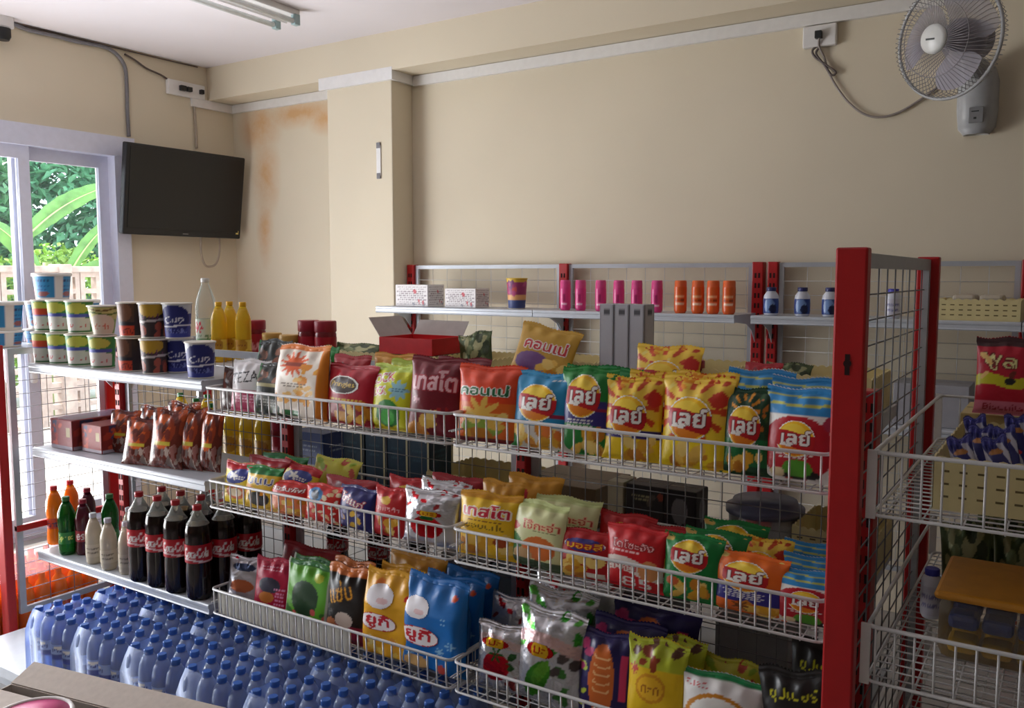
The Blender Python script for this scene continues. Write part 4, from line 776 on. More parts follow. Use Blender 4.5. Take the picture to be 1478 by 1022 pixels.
bag('lay_green', 958, 1040, 770, Z2, 'green chip bag with yellow sun logo in the middle row', group=G2, yaw=2)
bag('lay_green', 985, 1075, 762, Z2, 'green chip bag second in line in the middle row', Y=1.915, lean=12, group=G2)
bag('lay_green', 1010, 1100, 748, Z2, 'green chip bag third in line, at the back of the middle row', Y=1.99, lean=16, group=G2)
bag('lay_yellow2', 1060, 1140, 774, Z2, 'yellow chip bag behind the orange and blue one', Y=1.93, group=G2)
bag('lay_orange', 1030, 1134, 797, Z2, 'orange and blue chip bag in the middle row', group=G2, yaw=-2)
bag('lay_white', 1124, 1222, 822, Z2, 'white chip bag with red heart in the middle row by the red post', group=G2, yaw=3)
bag('lay_white', 1128, 1225, 800, Z2, 'blue topped chip bag second in line in the middle row', Y=1.905, lean=12, group=G2)
bag('lay_white', 1128, 1225, 780, Z2, 'blue topped chip bag third in line in the middle row', Y=1.98, lean=14, group=G2)
# lower row, left basket
bag('silverred', 332, 376, 800, Z3, 'silver and red flat pack at the left end of the lower basket', group=G3, yaw=14, lean=12)
bag('magenta', 368, 412, 803, Z3, 'magenta flat pack in the lower basket', group=G3, yaw=8, lean=10)
bag('seagreen', 410, 471, 809, Z3, 'lime green seaweed pack in the lower basket', group=G3, lean=9)
bag('seagreen', 418, 480, 803, Z3, 'green seaweed pack behind the front one', Y=1.885, group=G3, lean=9)
bag('blackorange', 470, 522, 815, Z3, 'black pack with orange top in the lower basket', group=G3)
bag('blackorange', 478, 532, 806, Z3, 'second black and orange pack behind the first', Y=1.9, group=G3)
bag('blackorange', 508, 540, 818, Z3, 'dark pack wedged beside the yellow pouch', Y=1.85, group=G3)
bag('yukiyel', 532, 602, 824, Z3, 'yellow pouch with red oval logo in the lower basket', group=G3, yaw=2, lean=3)
bag('yukiyel', 548, 606, 815, Z3, 'yellow pouch second in line behind the front yellow pouch', Y=1.93, group=G3, lean=5)
bag('goldred', 556, 632, 798, Z3, 'gold bag at the back of the lower basket', Y=2.01, group=G3, lean=10)
bag('yukiblue', 597, 680, 836, Z3, 'front blue pouch with red oval logo and snowflakes', group=G3, yaw=-2, lean=3)
bag('yukiblue', 614, 692, 830, Z3, 'blue snowflake pouch second in line', Y=1.93, group=G3, lean=5)
bag('yukiblue', 642, 712, 822, Z3, 'blue snowflake pouch at the back of the line', Y=2.02, group=G3, lean=6)
bag('redgold', 395, 470, 782, Z3, 'dark gold pack at the back left of the lower basket', Y=2.0, group=G3, lean=20)
# lower row, right basket
bag('straw', 690, 756, 898, Z3, 'silver foil bag with a red strawberry', group=G3, yaw=5)
bag('tomato', 700, 772, 858, Z3, 'silver red foil bag behind the strawberry one', Y=1.93, group=G3, lean=14)
bag('gourd', 744, 838, 878, Z3, 'silver foil bag with a green gourd', group=G3, yaw=-4)
bag('gourd', 752, 848, 850, Z3, 'silver and green foil bag second in line', Y=1.92, group=G3, lean=12)
bag('tomato', 760, 880, 828, Z3, 'crumpled silver foil bag at the back of the lower basket', Y=2.01, group=G3, lean=16)
bag('navycorn', 836, 912, 912, Z3, 'navy pack showing an orange corn snack', group=G3, yaw=3)
bag('navycorn', 852, 950, 893, Z3, 'navy pack second in line behind the orange corn one', Y=1.91, group=G3, lean=10)
bag('navycorn', 880, 1000, 874, Z3, 'navy pack at the back of the lower right basket', Y=1.99, group=G3, lean=10)
bag('yelround', 904, 986, 922, Z3, 'yellow pack with lime top and round emblem', group=G3, yaw=2)
bag('yelround', 930, 1010, 916, Z3, 'yellow pack second in line behind the lime topped one', Y=1.91, group=G3, lean=10)
bag('limetop', 1010, 1092, 948, Z3, 'lime topped bag behind the white bag with green seal', Y=1.93, group=G3, lean=10)
bag('whiteround', 984, 1096, 972, Z3, 'white bag with green seal and round brown emblem', group=G3, yaw=2, ym=1010)
bag('blackyel', 1120, 1222, 972, Z3, 'front black pack with yellow lettering by the red post', group=G3, roll=-8, ym=1000)
bag('blackyel', 1148, 1240, 930, Z3, 'rear black pack with yellow lettering by the red post', Y=1.93, group=G3, lean=10)

# ------------------------------------------------------------------ left bay: cups, snack boxes, bottles
def on(px, py, Y, z): q = at(px, py, Y=Y); return (q.x, Y, z)
SZ = [1.114, .786, .374]
GC = 'instant noodle cups on the grey shelf'
lower = [('greenred', 66, 1.825, 'at the left end'), ('green', 88, 1.83, 'second from the left end'), ('green', 115, 1.83, 'third from the left end'), ('green', 148, 1.83, 'next to the brown cup'), ('brown', 189, 1.83, ''), ('dark', 223, 1.83, ''), ('blue', 258, 1.90, 'behind the front one'), ('blue', 289, 1.83, 'at the shelf end')]
cn = {'greenred': 'green and orange', 'green': 'green and white', 'bowl': 'wide green', 'brown': 'brown and orange', 'dark': 'dark brown', 'blue': 'blue and silver'}
for key, x, Y, w_ in lower:
    o = spawn(cup_tpl('cup_' + key, CUPS[key]), 'noodle_cup', '%s noodle cup in the lower layer%s' % (cn[key], ', ' + w_ if w_ else ''), 'noodle cup', on(x, 505, Y, SZ[0]), (0, 0, random.Random(x).uniform(-.2, .2) + .7), GC)
    o.scale = (1.0, 1.0, 1.06)
upper = [('greenred', 66, 1.825, 'leftmost'), ('green', 88, 1.83, 'second from the left'), ('green', 115, 1.83, 'third from the left'), ('bowl', 149, 1.83, ''), ('brown', 190, 1.83, ''), ('dark', 221, 1.83, ''), ('blue', 256, 1.86, '')]
for key, x, Y, w_ in upper:
    o = spawn(cup_tpl('cup_' + key, CUPS[key], *((.098, .034, .052) if key == 'bowl' else ())), 'noodle_cup', '%s noodle cup stacked in the upper layer%s' % (cn[key], ', ' + w_ if w_ else ''), 'noodle cup', on(x, 455, Y, SZ[0] + .1235), (0, 0, random.Random(x + 1).uniform(-.2, .2) + .7), GC)
    o.scale = (1.0, 1.0, 1.06)
for i, (Y, k, w_) in enumerate([(1.80, 0, 'squat one at the photo edge in the bottom layer'), (1.97, 0, 'squat one second in the bottom layer'), (2.14, 0, 'squat one third in the bottom layer'), (1.81, 1, 'at the photo edge in the middle layer'), (1.975, 1, 'behind the green cups in the middle layer'), (2.14, 1, 'farthest of the middle layer'), (2.01, 2, 'alone on top of the pile')]):
    spawn(T_TUB, 'white_tub', 'white plastic tub with blue label, ' + w_, 'tub', (-3.62 - (i % 2) * .01, Y, 1.166 if k == 0 else 1.2315 + (k - 1) * .1155), (0, 0, .1), 'white tubs with blue labels', (1, 1, .56) if k == 0 else None)
# middle shelf: shrink wrapped carton pack and snack bags
def a_red(a): a.fill((150, 40, 34)); a.bits(10, .05, .5, .1, .95, .09, [(214, 90, 60), (70, 70, 110), (190, 60, 40)], 4); a.band(0, .12, (190, 180, 190)); a.rect(.74, .92, .45, .75, (190, 170, 120))
q = carton(.15, .26, .115, 'shrink wrapped red carton pack at the left of the snack shelf', 'carton', (-3.245, 1.94, SZ[1]), 0, (150, 46, 40), a_red, a_red, name='carton_pack', lid=False)
link('film_wrap', MB().bbox(-.077, .077, -.132, .132, .0005, .118, .006).mesh('film_wrap', M_FILM), q)
carton(.13, .26, .105, 'red carton beside the shrink wrapped pack', 'carton', (-3.085, 1.965, SZ[1]), 0, (140, 40, 36), a_red, a_red, lid=False)
GB = 'orange brown snack bags on the middle shelf'
for (x0, x1, yt, Y, ln, yw, lb) in [(153, 192, 590, 1.89, 16, 14, 'leftmost, leaning on the red carton'), (176, 222, 601, 1.80, 14, 14, 'front one slumped over'), (213, 262, 590, 1.82, 10, 10, 'largest front one'), (195, 240, 585, 1.96, 10, 6, 'second line left'), (252, 292, 588, 1.85, 10, 8, 'with orange window'), (235, 285, 580, 1.96, 8, 6, 'second line right'), (284, 318, 590, 1.87, 8, 8, 'rightmost by the basket')]:
    bag('noodle', x0, x1, yt, SZ[1] + .001, 'orange brown snack bag on the grey shelf, ' + lb, Y=Y, lean=ln, yaw=yw, group=GB, k=.82, ym=640, dk=.62)
# lower shelf: bottles
for i, (px, Y, lb) in enumerate([(203, 1.80, 'leftmost in front'), (229, 1.80, 'second in front'), (255, 1.80, 'third in front'), (286, 1.80, 'rightmost in front'), (236, 1.89, 'leftmost of the second line'), (263, 1.89, 'second of the second line'), (292, 1.89, 'third of the second line'), (323, 1.89, 'end of the second line by the basket'), (329, 1.98, 'deepest by the wire grid'), (298, 1.98, 'deepest in the middle'), (360, 1.98, 'farthest right under the basket')]):
    spawn(T_COLA, 'cola_bottle', 'large cola bottle with red cap and label, ' + lb, 'bottle', on(px, 780, Y, SZ[2]), (0, 0, .72), 'large cola bottles')
for T, px, Y, nm, lb in [(T_ORS, 80, 1.86, 'soda_bottle', 'orange soda bottle with red cap at the left end, in front'), (T_ORS, 104, 1.95, 'soda_bottle', 'orange soda bottle behind the green one'), (T_GRS, 97, 1.815, 'soda_bottle', 'green soda bottle with green cap at the left'), (T_RDS, 121, 1.85, 'soda_bottle', 'dark red soda bottle beside the milky bottles'), (T_GRS, 160, 1.93, 'soda_bottle', 'green capped soda bottle behind the milky bottles'), (T_RDS, 128, 1.96, 'soda_bottle', 'dark red soda bottle in the second line'),
        (T_SOY, 135, 1.81, 'milk_bottle', 'milky beige glass bottle, left one'), (T_SOY, 156, 1.80, 'milk_bottle', 'milky beige glass bottle, middle one'), (T_SOY, 182, 1.81, 'milk_bottle', 'milky beige glass bottle next to the cola'), (T_SOY, 187, 1.93, 'milk_bottle', 'milky beige glass bottle behind the cola')]:
    spawn(T, nm, lb, 'bottle', on(px, 770, Y, SZ[2]), (0, 0, .8))
# water packs on the base deck
R_ = .0325
wz = .101; names = []
for r in range(2):
    for c in range(6): names.append((r, c))
col_w = ['far left', 'second from the left', 'third from the left', 'third from the right', 'second from the right', 'far right']
for r, c in names:
    x0 = -2.945 + c * .273 + (.03 if r else 0); y0 = 1.487 + r * .207
    t = thing('water_pack', 'shrink wrapped pack of blue capped water bottles, %s row, %s' % (['front', 'back'][r], col_w[c]), 'water pack', (x0, y0, wz), (0, 0, 0), 'shrink wrapped water packs')
    g = random.Random(c * 3 + r)
    for i in range(4):
        for j in range(3):
            made = []
            for nm, me, par in T_WATER:
                o = link('water_bottle' if par is None and nm == 'bottle_body' else nm, me, t if nm == 'bottle_body' else made[0]); made.append(o)
            made[0].location = (R_ + i * .0655, R_ + j * .0655, 0); made[0].rotation_euler = (0, 0, g.uniform(-.5, 1.2))
    L, D = 4 * .0655, 3 * .0655
    vs = []; fs = []; prof = [(0, .0), (.001, .12), (.002, .15), (.012, .19), (.022, .222)]
    for i_, z in prof:
        e = i_ - .003
        vs += [(e, e, z), (L - e, e, z), (L - e, D - e, z), (e, D - e, z)]
    for a in range(len(prof) - 1):
        for b in range(4): fs.append((a * 4 + b, a * 4 + (b + 1) % 4, a * 4 + 4 + (b + 1) % 4, a * 4 + 4 + b))
    link('film_wrap', MB().add(vs, fs, True).mesh('film_wrap', M_FILM), t)
# orange drink pack on the floor past the left frame
t = thing('drink_pack', 'shrink wrapped pack of orange drinks on the floor by the doorway', 'drink pack', (-3.93, 1.62, 0))
me = MB().lathe([(.03, 0), (.033, .01), (.033, .15), (.025, .185), (.013, .2), (.013, .225)], 14).mesh('drink_bottle', M_ORSODA)
for i in range(6):
    for j in range(7): o = link('drink_bottle', me, t); o.location = (.04 + i * .069, .04 + j * .069, .001)
link('film_wrap', MB().bbox(0, .425, 0, .495, 0.0005, .23, .02).mesh('film_wrap', M_FILM), t)

# ------------------------------------------------------------------ things on the far side of the gondola
YR = 2.36; RZ = [1.106, .706, .361]
spawn(T_SPIRIT, 'spirit_bottle', 'tall clear bottle with pale label behind the noodle cups', 'bottle', on(298, 470, 2.32, RZ[0]), (0, 0, .4), scale=(.95, .95, 1.06))
for px, Y, lb in [(316, 2.26, 'left one'), (332, 2.33, 'middle one'), (351, 2.30, 'right one')]: spawn(T_OIL, 'oil_bottle', 'yellow cooking oil bottle on the top shelf, ' + lb, 'bottle', on(px, 470, Y, RZ[0]), (0, 0, .4), 'cooking oil bottles on the top shelf')
spawn(T_SAUCE, 'sauce_bottle', 'small dark sauce bottle with red label in front of the wall', 'bottle', on(200, 430, 2.45, RZ[0]), (0, 0, .4), scale=(1, 1, .95))
for px, lb in [(446, 'left one'), (470, 'right one')]: spawn(T_JARR, 'red_jar', 'red jar with dark red lid behind the snack pouches, ' + lb, 'jar', on(px, 490, 2.34, RZ[0]), (0, 0, .5), 'red lidded jars', (.92, .92, 1.3))
for px, Y, lb in [(370, 2.41, 'leftmost'), (393, 2.34, 'middle'), (418, 2.30, 'beside the red jars')]: spawn(T_JARB if lb != 'leftmost' else T_JARR, 'food_jar', 'brown jar on the top far shelf, ' + lb if lb != 'leftmost' else 'short red jar on the top far shelf beside the oil bottles', 'jar', on(px, 500, Y, RZ[0]), (0, 0, .4), scale=(.9, .9, 1.2))
tray(.26, .26, .075, 'cream tray behind the pouches, left of the red box', (-2.145, YR, RZ[0])); tray(.22, .28, .075, 'cream tray behind the red box and the gold bag', (-1.65, YR, RZ[0])); tray(.24, .22, .085, 'cream tray left of the grey tall boxes', (-1.30, YR, RZ[0])); tray(.26, .26, .09, 'cream tray right of the grey tall boxes', (-.90, YR, RZ[0])); tray(.24, .26, .09, 'cream tray nearest the tall red post on the far shelf', (-.53, YR, RZ[0]))
bag('greenleaf', 478, 540, 492, RZ[0] + .03, 'dark green foil packs heaped in the cream tray', Y=2.3, lean=30, group='packs in cream trays', ym=505)
bag('greenleaf', 665, 712, 479, RZ[0] + .02, 'dark green pack standing beside the open red box', Y=2.3, lean=12, roll=-12, group='packs in cream trays', ym=500)
# open red box
t = thing('open_box', 'open red cardboard box with raised flaps on the gondola', 'box', (-1.89, 2.33, RZ[0] + .08)); M_RB = mat('red_carton', (204, 24, 34), .5)
link('box_body', MB().box(-.115, .115, -.09, -.087, 0, .055).box(-.115, .115, .087, .09, 0, .055).box(-.115, -.112, -.087, .087, 0, .055).box(.112, .115, -.087, .087, 0, .055).box(-.112, .112, -.087, .087, 0, .003).mesh('box_body', M_RB), t)
M_FLAP = mat('grey_card', (186, 180, 176), .7); f1 = MB().add([(-.115, -.085, .055), (-.115, .085, .055), (-.165, .085, .12), (-.165, -.085, .12), (-.117, -.085, .055), (-.117, .085, .055), (-.167, .085, .12), (-.167, -.085, .12)], [(0, 1, 2, 3), (7, 6, 5, 4), (0, 3, 7, 4), (1, 5, 6, 2), (3, 2, 6, 7)])
link('flap', f1.mesh('flap', M_FLAP), t); link('flap', MB().add([(-.11, .088, .055), (.11, .088, .055), (.11, .125, .105), (-.11, .125, .105), (-.11, .09, .055), (.11, .09, .055), (.11, .127, .105), (-.11, .127, .105)], [(0, 1, 2, 3), (7, 6, 5, 4), (0, 3, 7, 4), (1, 5, 6, 2), (3, 2, 6, 7)]).mesh('flap', M_FLAP), t)
carton(.23, .18, .078, 'plain carton under the open red box', 'carton', (-1.89, 2.33, RZ[0]), 0, (150, 130, 100))
# grey tall boxes
def a_grey(a): a.fill((192, 192, 200)); a.rect(.3, .75, .9, .95, (90, 90, 96)); a.put((a.u < .06) | (a.u > .94), (160, 160, 168))
for i, (x, lb) in enumerate([(-1.148, 'left'), (-1.10, 'middle'), (-1.052, 'right')]): carton(.046, .07, .262, 'tall narrow grey box, %s of three standing together' % lb, 'box', (x, 2.30, RZ[0]), 0, (180, 180, 188), a_grey, a_grey, name='tall_box', group='tall grey boxes')
bag('redgold', 1068, 1120, 521, RZ[0], 'dark red pack behind the blue topped chip bags', Y=2.2, lean=25, ym=540); bag('greenleaf', 1100, 1165, 520, RZ[0] + .03, 'grey foil pack on the far top shelf by the red post', Y=2.26, lean=30, ym=540)
spawn(T_JARR, 'red_jar', 'small red jar beside the highest yellow chip bag', 'jar', on(998, 535, 2.24, RZ[0]), (0, 0, 0), scale=(.8, .8, .85)); spawn(T_JARR, 'red_jar', 'small red jar beside the gold bag', 'jar', on(806, 535, 2.24, RZ[0]), (0, 0, 0), scale=(.8, .8, .75))
# middle far shelf
for px, Y, lb in [(262, 2.40, 'first'), (284, 2.33, 'second'), (300, 2.43, 'third'), (307, 2.27, 'fourth'), (335, 2.26, 'nearest the wire grid, left'), (358, 2.26, 'nearest the wire grid, middle'), (380, 2.26, 'nearest the wire grid, right')]: spawn(T_OILG, 'oil_bottle', 'yellow oil bottle with green cap on the middle far shelf, ' + lb + (' from the left' if 'grid' not in lb else ''), 'bottle', on(px, 610, Y, RZ[1]), (0, 0, .4), 'green capped oil bottles')
for px, lb in [(402, 'left'), (423, 'right')]: spawn(T_JARR, 'red_jar', 'red jar under the top basket beside the oil bottles, %s one' % lb, 'jar', on(px, 625, 2.27, RZ[1]), (0, 0, .5), scale=(.66, .66, 1.5))
def a_bluebox(a): a.fill((44, 70, 130)); a.band(0, .3, (150, 160, 180)); a.lines(.5, .7, .6, 2, (160, 180, 210), .08)
carton(.17, .14, .17, 'blue and grey box seen under the top basket', 'box', (at(463, 640, Y=2.3).x, 2.3, RZ[1]), 0, (44, 70, 130), a_bluebox, a_bluebox)
def a_teal(a): a.fill((30, 62, 84)); a.put(a.u > .9, (206, 200, 160)); a.lines(.45, .8, .5, 3, (50, 90, 110), .08)
for i, px in enumerate((528, 560, 592, 622)): carton(.092, .13, .2, 'dark teal box under the top basket, %s of four' % ['first', 'second', 'third', 'last'][i], 'box', (at(px, 660, Y=2.28).x, 2.28, RZ[1]), 0, (28, 58, 80), a_teal, a_teal, group='dark teal boxes')
tray(.34, .26, .1, 'cream slotted tray under the dark red bags on the middle far shelf', (-1.60, 2.33, RZ[1]))
carton(.27, .24, .12, 'open brown carton on the middle far shelf', 'carton', (at(830, 700, Y=2.34).x, 2.34, RZ[1]), 0, (128, 108, 80))
def a_photo(a): a.fill((50, 44, 44)); a.bits(14, .05, .95, .05, .95, .12, [(90, 80, 70), (130, 120, 110), (150, 70, 50), (40, 34, 36)], 5); a.lines(.4, .8, .5, 2, (170, 160, 120), .06)
def a_photo2(a): a.fill((36, 32, 34)); a.ell(.5, .62, .26, (120, 118, 120), .4); a.band(0, .2, (90, 80, 60))
carton(.115, .09, .155, 'dark picture box under the yellow chip bags, left one', 'box', (at(940, 715, Y=2.26).x, 2.26, RZ[1]), 0, (60, 54, 54), a_photo, a_photo); carton(.095, .09, .155, 'dark picture box with a grey shape, right of the other picture box', 'box', (at(990, 715, Y=2.26).x, 2.26, RZ[1]), 0, (50, 44, 46), a_photo2, a_photo2)
carton(.05, .09, .155, 'narrow cream box left of the dark picture boxes', 'box', (at(898, 715, Y=2.26).x, 2.26, RZ[1]), 0, (206, 200, 170))
t = thing('food_container', 'clear plastic container with blue grey lid on the middle far shelf', 'container', (at(1104, 740, Y=2.33).x, 2.33, RZ[1])); link('container_body', MB().lathe([(.085, 0), (.09, .01), (.098, .1)], 24).mesh('container_body', clear_mat('cloudy_plastic', (170, 170, 176), .5, .3)), t); link('lid', MB().lathe([(.1, .098), (.105, .1), (.105, .116), (.09, .118), (.085, .135), (.001, .137)], 24).mesh('lid', mat('container_lid', (96, 98, 124), .4)), t)
tray(.2, .24, .1, 'cream tray on the middle far shelf beside the red post', (at(1195, 740, Y=2.34).x + .04, 2.34, RZ[1]))
for i, x in enumerate((-1.66, -1.45, -1.05, -.7)): carton(.2, .2, .16, 'dim carton on the bottom far shelf, %s from the left' % ['first', 'second', 'third', 'fourth'][i], 'carton', (x, 2.36, RZ[2]), 0, [(120, 116, 116), (90, 100, 110), (96, 90, 96), (150, 150, 150)][i], group='cartons on the bottom far shelf')
for i, x in enumerate((-2.2, -2.02, -1.86)): spawn(T_COLA, 'cola_bottle', 'cola bottle on the bottom far shelf, %s one' % ['left', 'middle', 'right'][i], 'bottle', (x, 2.22 + .02 * i, RZ[2]), (0, 0, .5), 'cola bottles on the far side', (.9, .9, .8))

# ------------------------------------------------------------------ back wall rack goods
WZ = 1.284
def a_script(a): a.fill((226, 222, 222)); a.lines(.5, .9, .9, 9, (150, 140, 144), .1); a.bits(5, .05, .95, .1, .9, .06, [(196, 80, 90), (150, 150, 160)], 5)
def bk(px, Y=3.68): return (at(px, 440, Y=Y).x, Y, WZ)
carton(.225, .14, .118, 'white patterned box, taller one at the left of the wall rack', 'box', bk(606, 3.70), 0, (216, 212, 212), a_script, a_script); carton(.2, .12, .1, 'white box with red marks beside the tall cup', 'box', bk(674, 3.69), 0, (216, 212, 212), a_script, a_script)
def c_multi(a): a.fill((160, 60, 110)); a.band(0, .3, (60, 76, 130)); a.band(.3, .48, (226, 170, 110)); a.band(.88, 1, (226, 190, 60)); a.bits(10, .05, .95, .5, .88, .1, [(190, 80, 130), (120, 50, 110), (200, 90, 80)], 4)
spawn(cup_tpl('multi_cup', c_multi, .152, .042, .052, (226, 190, 60)), 'tall_cup', 'tall purple and blue cup with yellow lid on the wall rack', 'cup', bk(746), (0, 0, .3))
for i, px in enumerate((816, 838, 867, 893, 919, 948)): spawn(T_PINK, 'pink_bottle', 'pink bottle on the wall rack, %s from the left' % ['first', 'second', 'third', 'fourth', 'fifth', 'sixth'][i], 'bottle', bk(px, 3.66), (0, 0, .25), 'pink bottles', (1.04, 1.04, 1.02))
for i, px in enumerate((982, 1007, 1029, 1052)): spawn(T_ORN, 'orange_bottle', 'orange bottle on the wall rack, %s from the left' % ['first', 'second', 'third', 'fourth'][i], 'bottle', bk(px, 3.66), (0, 0, .2), 'orange bottles', (1.02, 1.02, 1.02))
for i, px in enumerate((1113, 1158, 1198)): spawn(T_TONIC, 'tonic_bottle', 'white bottle with navy cap and blue picture, %s from the left' % ['first', 'second', 'third', 'fourth'][i], 'bottle', bk(px, 3.66), (0, 0, .2), 'blue picture bottles')
spawn(T_TONICW, 'tonic_bottle', 'pale bottle with blue cap seen through the end frame grid', 'bottle', bk(1289, 3.66), (0, 0, .2))
tray(.27, .22, .075, 'cream tray on the wall rack at the right', (at(1416, 450, Y=3.72).x, 3.72, WZ))
for i, x in enumerate((-.36, -.27)): link('packet', MB().bbox(-.04, .04, -.07, .07, 0, .05, .012).mesh('packet', mat('pale_packet', (196, 186, 168), .4)), tag(thing('foil_packet', ['pale packet in the wall rack tray, left one', 'pale packet in the wall rack tray, right one'][i], 'packet', (x, 3.73, WZ + .045)), ['pale packet in the wall rack tray, left one', 'pale packet in the wall rack tray, right one'][i], 'packet'))
for i, (x, c) in enumerate([(-.75, (170, 172, 180)), (-.45, (160, 160, 166)), (-1.9, (150, 120, 90)), (-2.6, (170, 160, 150))]): carton(.26, .2, .16, ['pale grey carton low on the wall rack behind the end frame', 'grey carton low on the wall rack at the right', 'brown carton low on the wall rack in the middle', 'taupe carton low on the wall rack at the left'][i], 'carton', (x, 3.68, .881), 0, c)

# ------------------------------------------------------------------ right end baskets
tray(.26, .5, .1, 'cream slotted tray holding sachets in the right basket', (-.09, 2.1, .995))
g = random.Random(4)
for i in range(9): spawn(bag_template('bluepack'), 'sachet', 'blue and white sachet in the cream tray, %s from the front' % ['first', 'second', 'third', 'fourth', 'fifth', 'sixth', 'seventh', 'eighth', 'ninth'][i], 'sachet', (-.155 + (i % 3) * .06, 1.90 + i * .045, 1.0), (math.radians(-18 + g.uniform(-6, 6)), math.radians(g.uniform(-20, 6)), g.uniform(-.3, .3)), 'sachets in the right tray', (.95, 1.0, 1.0))
bag('redbig', 1408, 1492, 487, 1.12, 'large dark red biscuit bag at the right edge above the baskets', Y=2.35, lean=8, ym=550)
carton(.22, .22, .12, 'cream carton under the large dark red bag', 'carton', (at(1445, 640, Y=2.38).x + .02, 2.48, .995), 0, (196, 176, 120))
t = thing('snack_tub', 'clear tub with orange lid in the lower right basket', 'tub', (-.10, 2.05, .666)); link('tub_body', MB().bbox(-.11, .11, -.13, .13, 0, .128, .02).mesh('tub_body', clear_mat('tub_plastic', (200, 190, 170), .14, .2)), t)
link('lid', MB().bbox(-.118, .118, -.138, .138, .126, .144, .008).mesh('lid', mat('orange_lid', (206, 140, 40), .4)), t)
for i in range(12): link('contents', MB().bbox(-.028, .028, -.03, .03, 0, .03, .01).mesh('contents', mat('blue_wrapper', (50, 80, 160), .35) if i >= 6 else mat('gold_wrapper', (216, 170, 50), .35)), t).location = (-.065 + (i % 3) * .062, -.085 + (i // 3 % 2) * .085, .012 + (i // 6) * .05)
t = thing('white_lid_jar', 'clear jar with white lid at the right edge of the lower basket', 'jar', (.02, 1.826, .666)); link('jar_body', MB().lathe([(.06, 0), (.068, .01), (.068, .13)], 22).mesh('jar_body', clear_mat('cloudy_plastic', (170, 170, 176))), t); link('lid', MB().lathe([(.07, .128), (.073, .13), (.073, .15), (.06, .155), (.001, .156)], 22).mesh('lid', M_WHITE), t)
for i, (x, y) in enumerate([(-.19, 2.3), (-.08, 2.32), (.02, 2.3), (-.14, 2.46), (-.02, 2.46)]): spawn(bag_template('greenleaf'), 'snack_bag', 'olive foil pack behind the orange lidded tub, %s' % ['left front', 'middle front', 'right front', 'left back', 'right back'][i], 'snack bag', (x, y, .667), (math.radians(-14), math.radians(4 * i - 8), .1 * i - .2), 'olive foil packs', (.6, 1, 1.35))
for i, (x, y) in enumerate([(-.13, 2.58), (-.0, 2.56)]): spawn(bag_template('redgold'), 'snack_bag', 'dark red pack at the back of the lower right basket, %s one' % ['left', 'right'][i], 'snack bag', (x, y, .667), (math.radians(-4), 0, 0), None, (.5, .6, .8))
spawn(T_TONICW, 'tonic_bottle', 'small blue capped bottle standing inside the end frame', 'bottle', (-.25, 2.15, .667), (0, 0, 0), None, (.8, .8, 1))

# ------------------------------------------------------------------ wall and ceiling fixtures
# television on the left wall, tilted down
t = thing('television', 'black flat television mounted high beside the door', 'television', (-4.66, 3.465, 1.955), (0, math.radians(8), 0))
link('tv_body', MB().bbox(-.045, .0, -.425, .425, -.265, .265, .008).mesh('tv_body', M_BLACK), t); link('screen', MB().bbox(-.001, .003, -.40, .40, -.225, .245, .001).mesh('screen', mat('tv_screen', (12, 12, 15), .35)), t)
link('sticker', MB().box(.0005, .002, .385, .405, -.235, -.212).mesh('sticker', mat('yellow_sticker', (226, 206, 120), .5)), t); link('brand_mark', MB().box(.0002, .0015, -.02, .02, -.25, -.246).mesh('brand_mark', mat('grey_mark', (150, 150, 150), .5)), t)
link('wall_bracket', MB().box(-.13, -.045, -.15, -.11, -.1, .1).box(-.13, -.045, .11, .15, -.1, .1).mesh('wall_bracket', M_BLACK), t)
def cable(name, label, pts, r, m, cat='cable', smooth=8):
    P_ = [Vector(p) for p in pts]; out = []
    for i in range(len(P_) - 1):
        a, b, c, d = P_[max(i - 1, 0)], P_[i], P_[i + 1], P_[min(i + 2, len(P_) - 1)]
        for k in range(smooth): s = k / smooth; out.append(.5 * ((2 * b) + (c - a) * s + (2 * a - 5 * b + 4 * c - d) * s * s + (3 * b - a - 3 * c + d) * s ** 3))
    out.append(P_[-1]); return tag(link(name, MB().tube(out, r, 6).mesh(name, m), None), label, cat)
W_ = lambda px, py, o=.012: tuple(at(px, py, X=XL + o))
cable('power_cable', 'grey cable dropping from the wall socket to the television', [W_(279, 135), W_(281, 160), W_(283, 190), W_(284, 214)], .008, mat('cable_pale', (170, 156, 140), .5))
cable('cable_loop', 'grey cable loop hanging under the television', [W_(291, 330, .06), W_(290, 362, .06), W_(295, 381, .06), W_(303, 385, .06), W_(312, 380, .06), W_(317, 362, .06), W_(316, 330, .06)], .007, mat('cable_pale', (170, 156, 140), .5))
cable('conduit_pipe', 'grey conduit bending down the wall from the ceiling to the door frame', [W_(12, 31), W_(40, 43), W_(75, 51), W_(110, 60), W_(150, 68), W_(168, 78), W_(180, 96), W_(183, 125), W_(184, 160), W_(186, 197)], .011, M_GREYP)
cable('thin_cable', 'thin dark cable sagging from the conduit to the wall socket', [W_(180, 78), W_(195, 87), W_(212, 99), W_(232, 108), W_(250, 120), W_(258, 124)], .006, mat('cable_dark', (84, 72, 66), .5))
cable('ceiling_cable', 'thin dark cable along the left wall just under the ceiling', [W_(15, 33, .01), W_(80, 48, .01), W_(150, 65, .01), W_(225, 83, .01), W_(285, 97, .01)], .004, mat('cable_dark', (84, 72, 66), .5))
def socket(label, loc, rotz, w, holes):
    t = thing('wall_socket', label, 'socket', loc, (0, 0, rotz)); link('socket_box', MB().bbox(-w / 2, w / 2, -.03, 0, -.045, .045, .005).mesh('socket_box', M_WHITE), t)
    for x, hw, hh in holes: link('plug', MB().bbox(x - hw, x + hw, -.055, -.029, -hh, hh, .003).mesh('plug', M_BLACK), t)
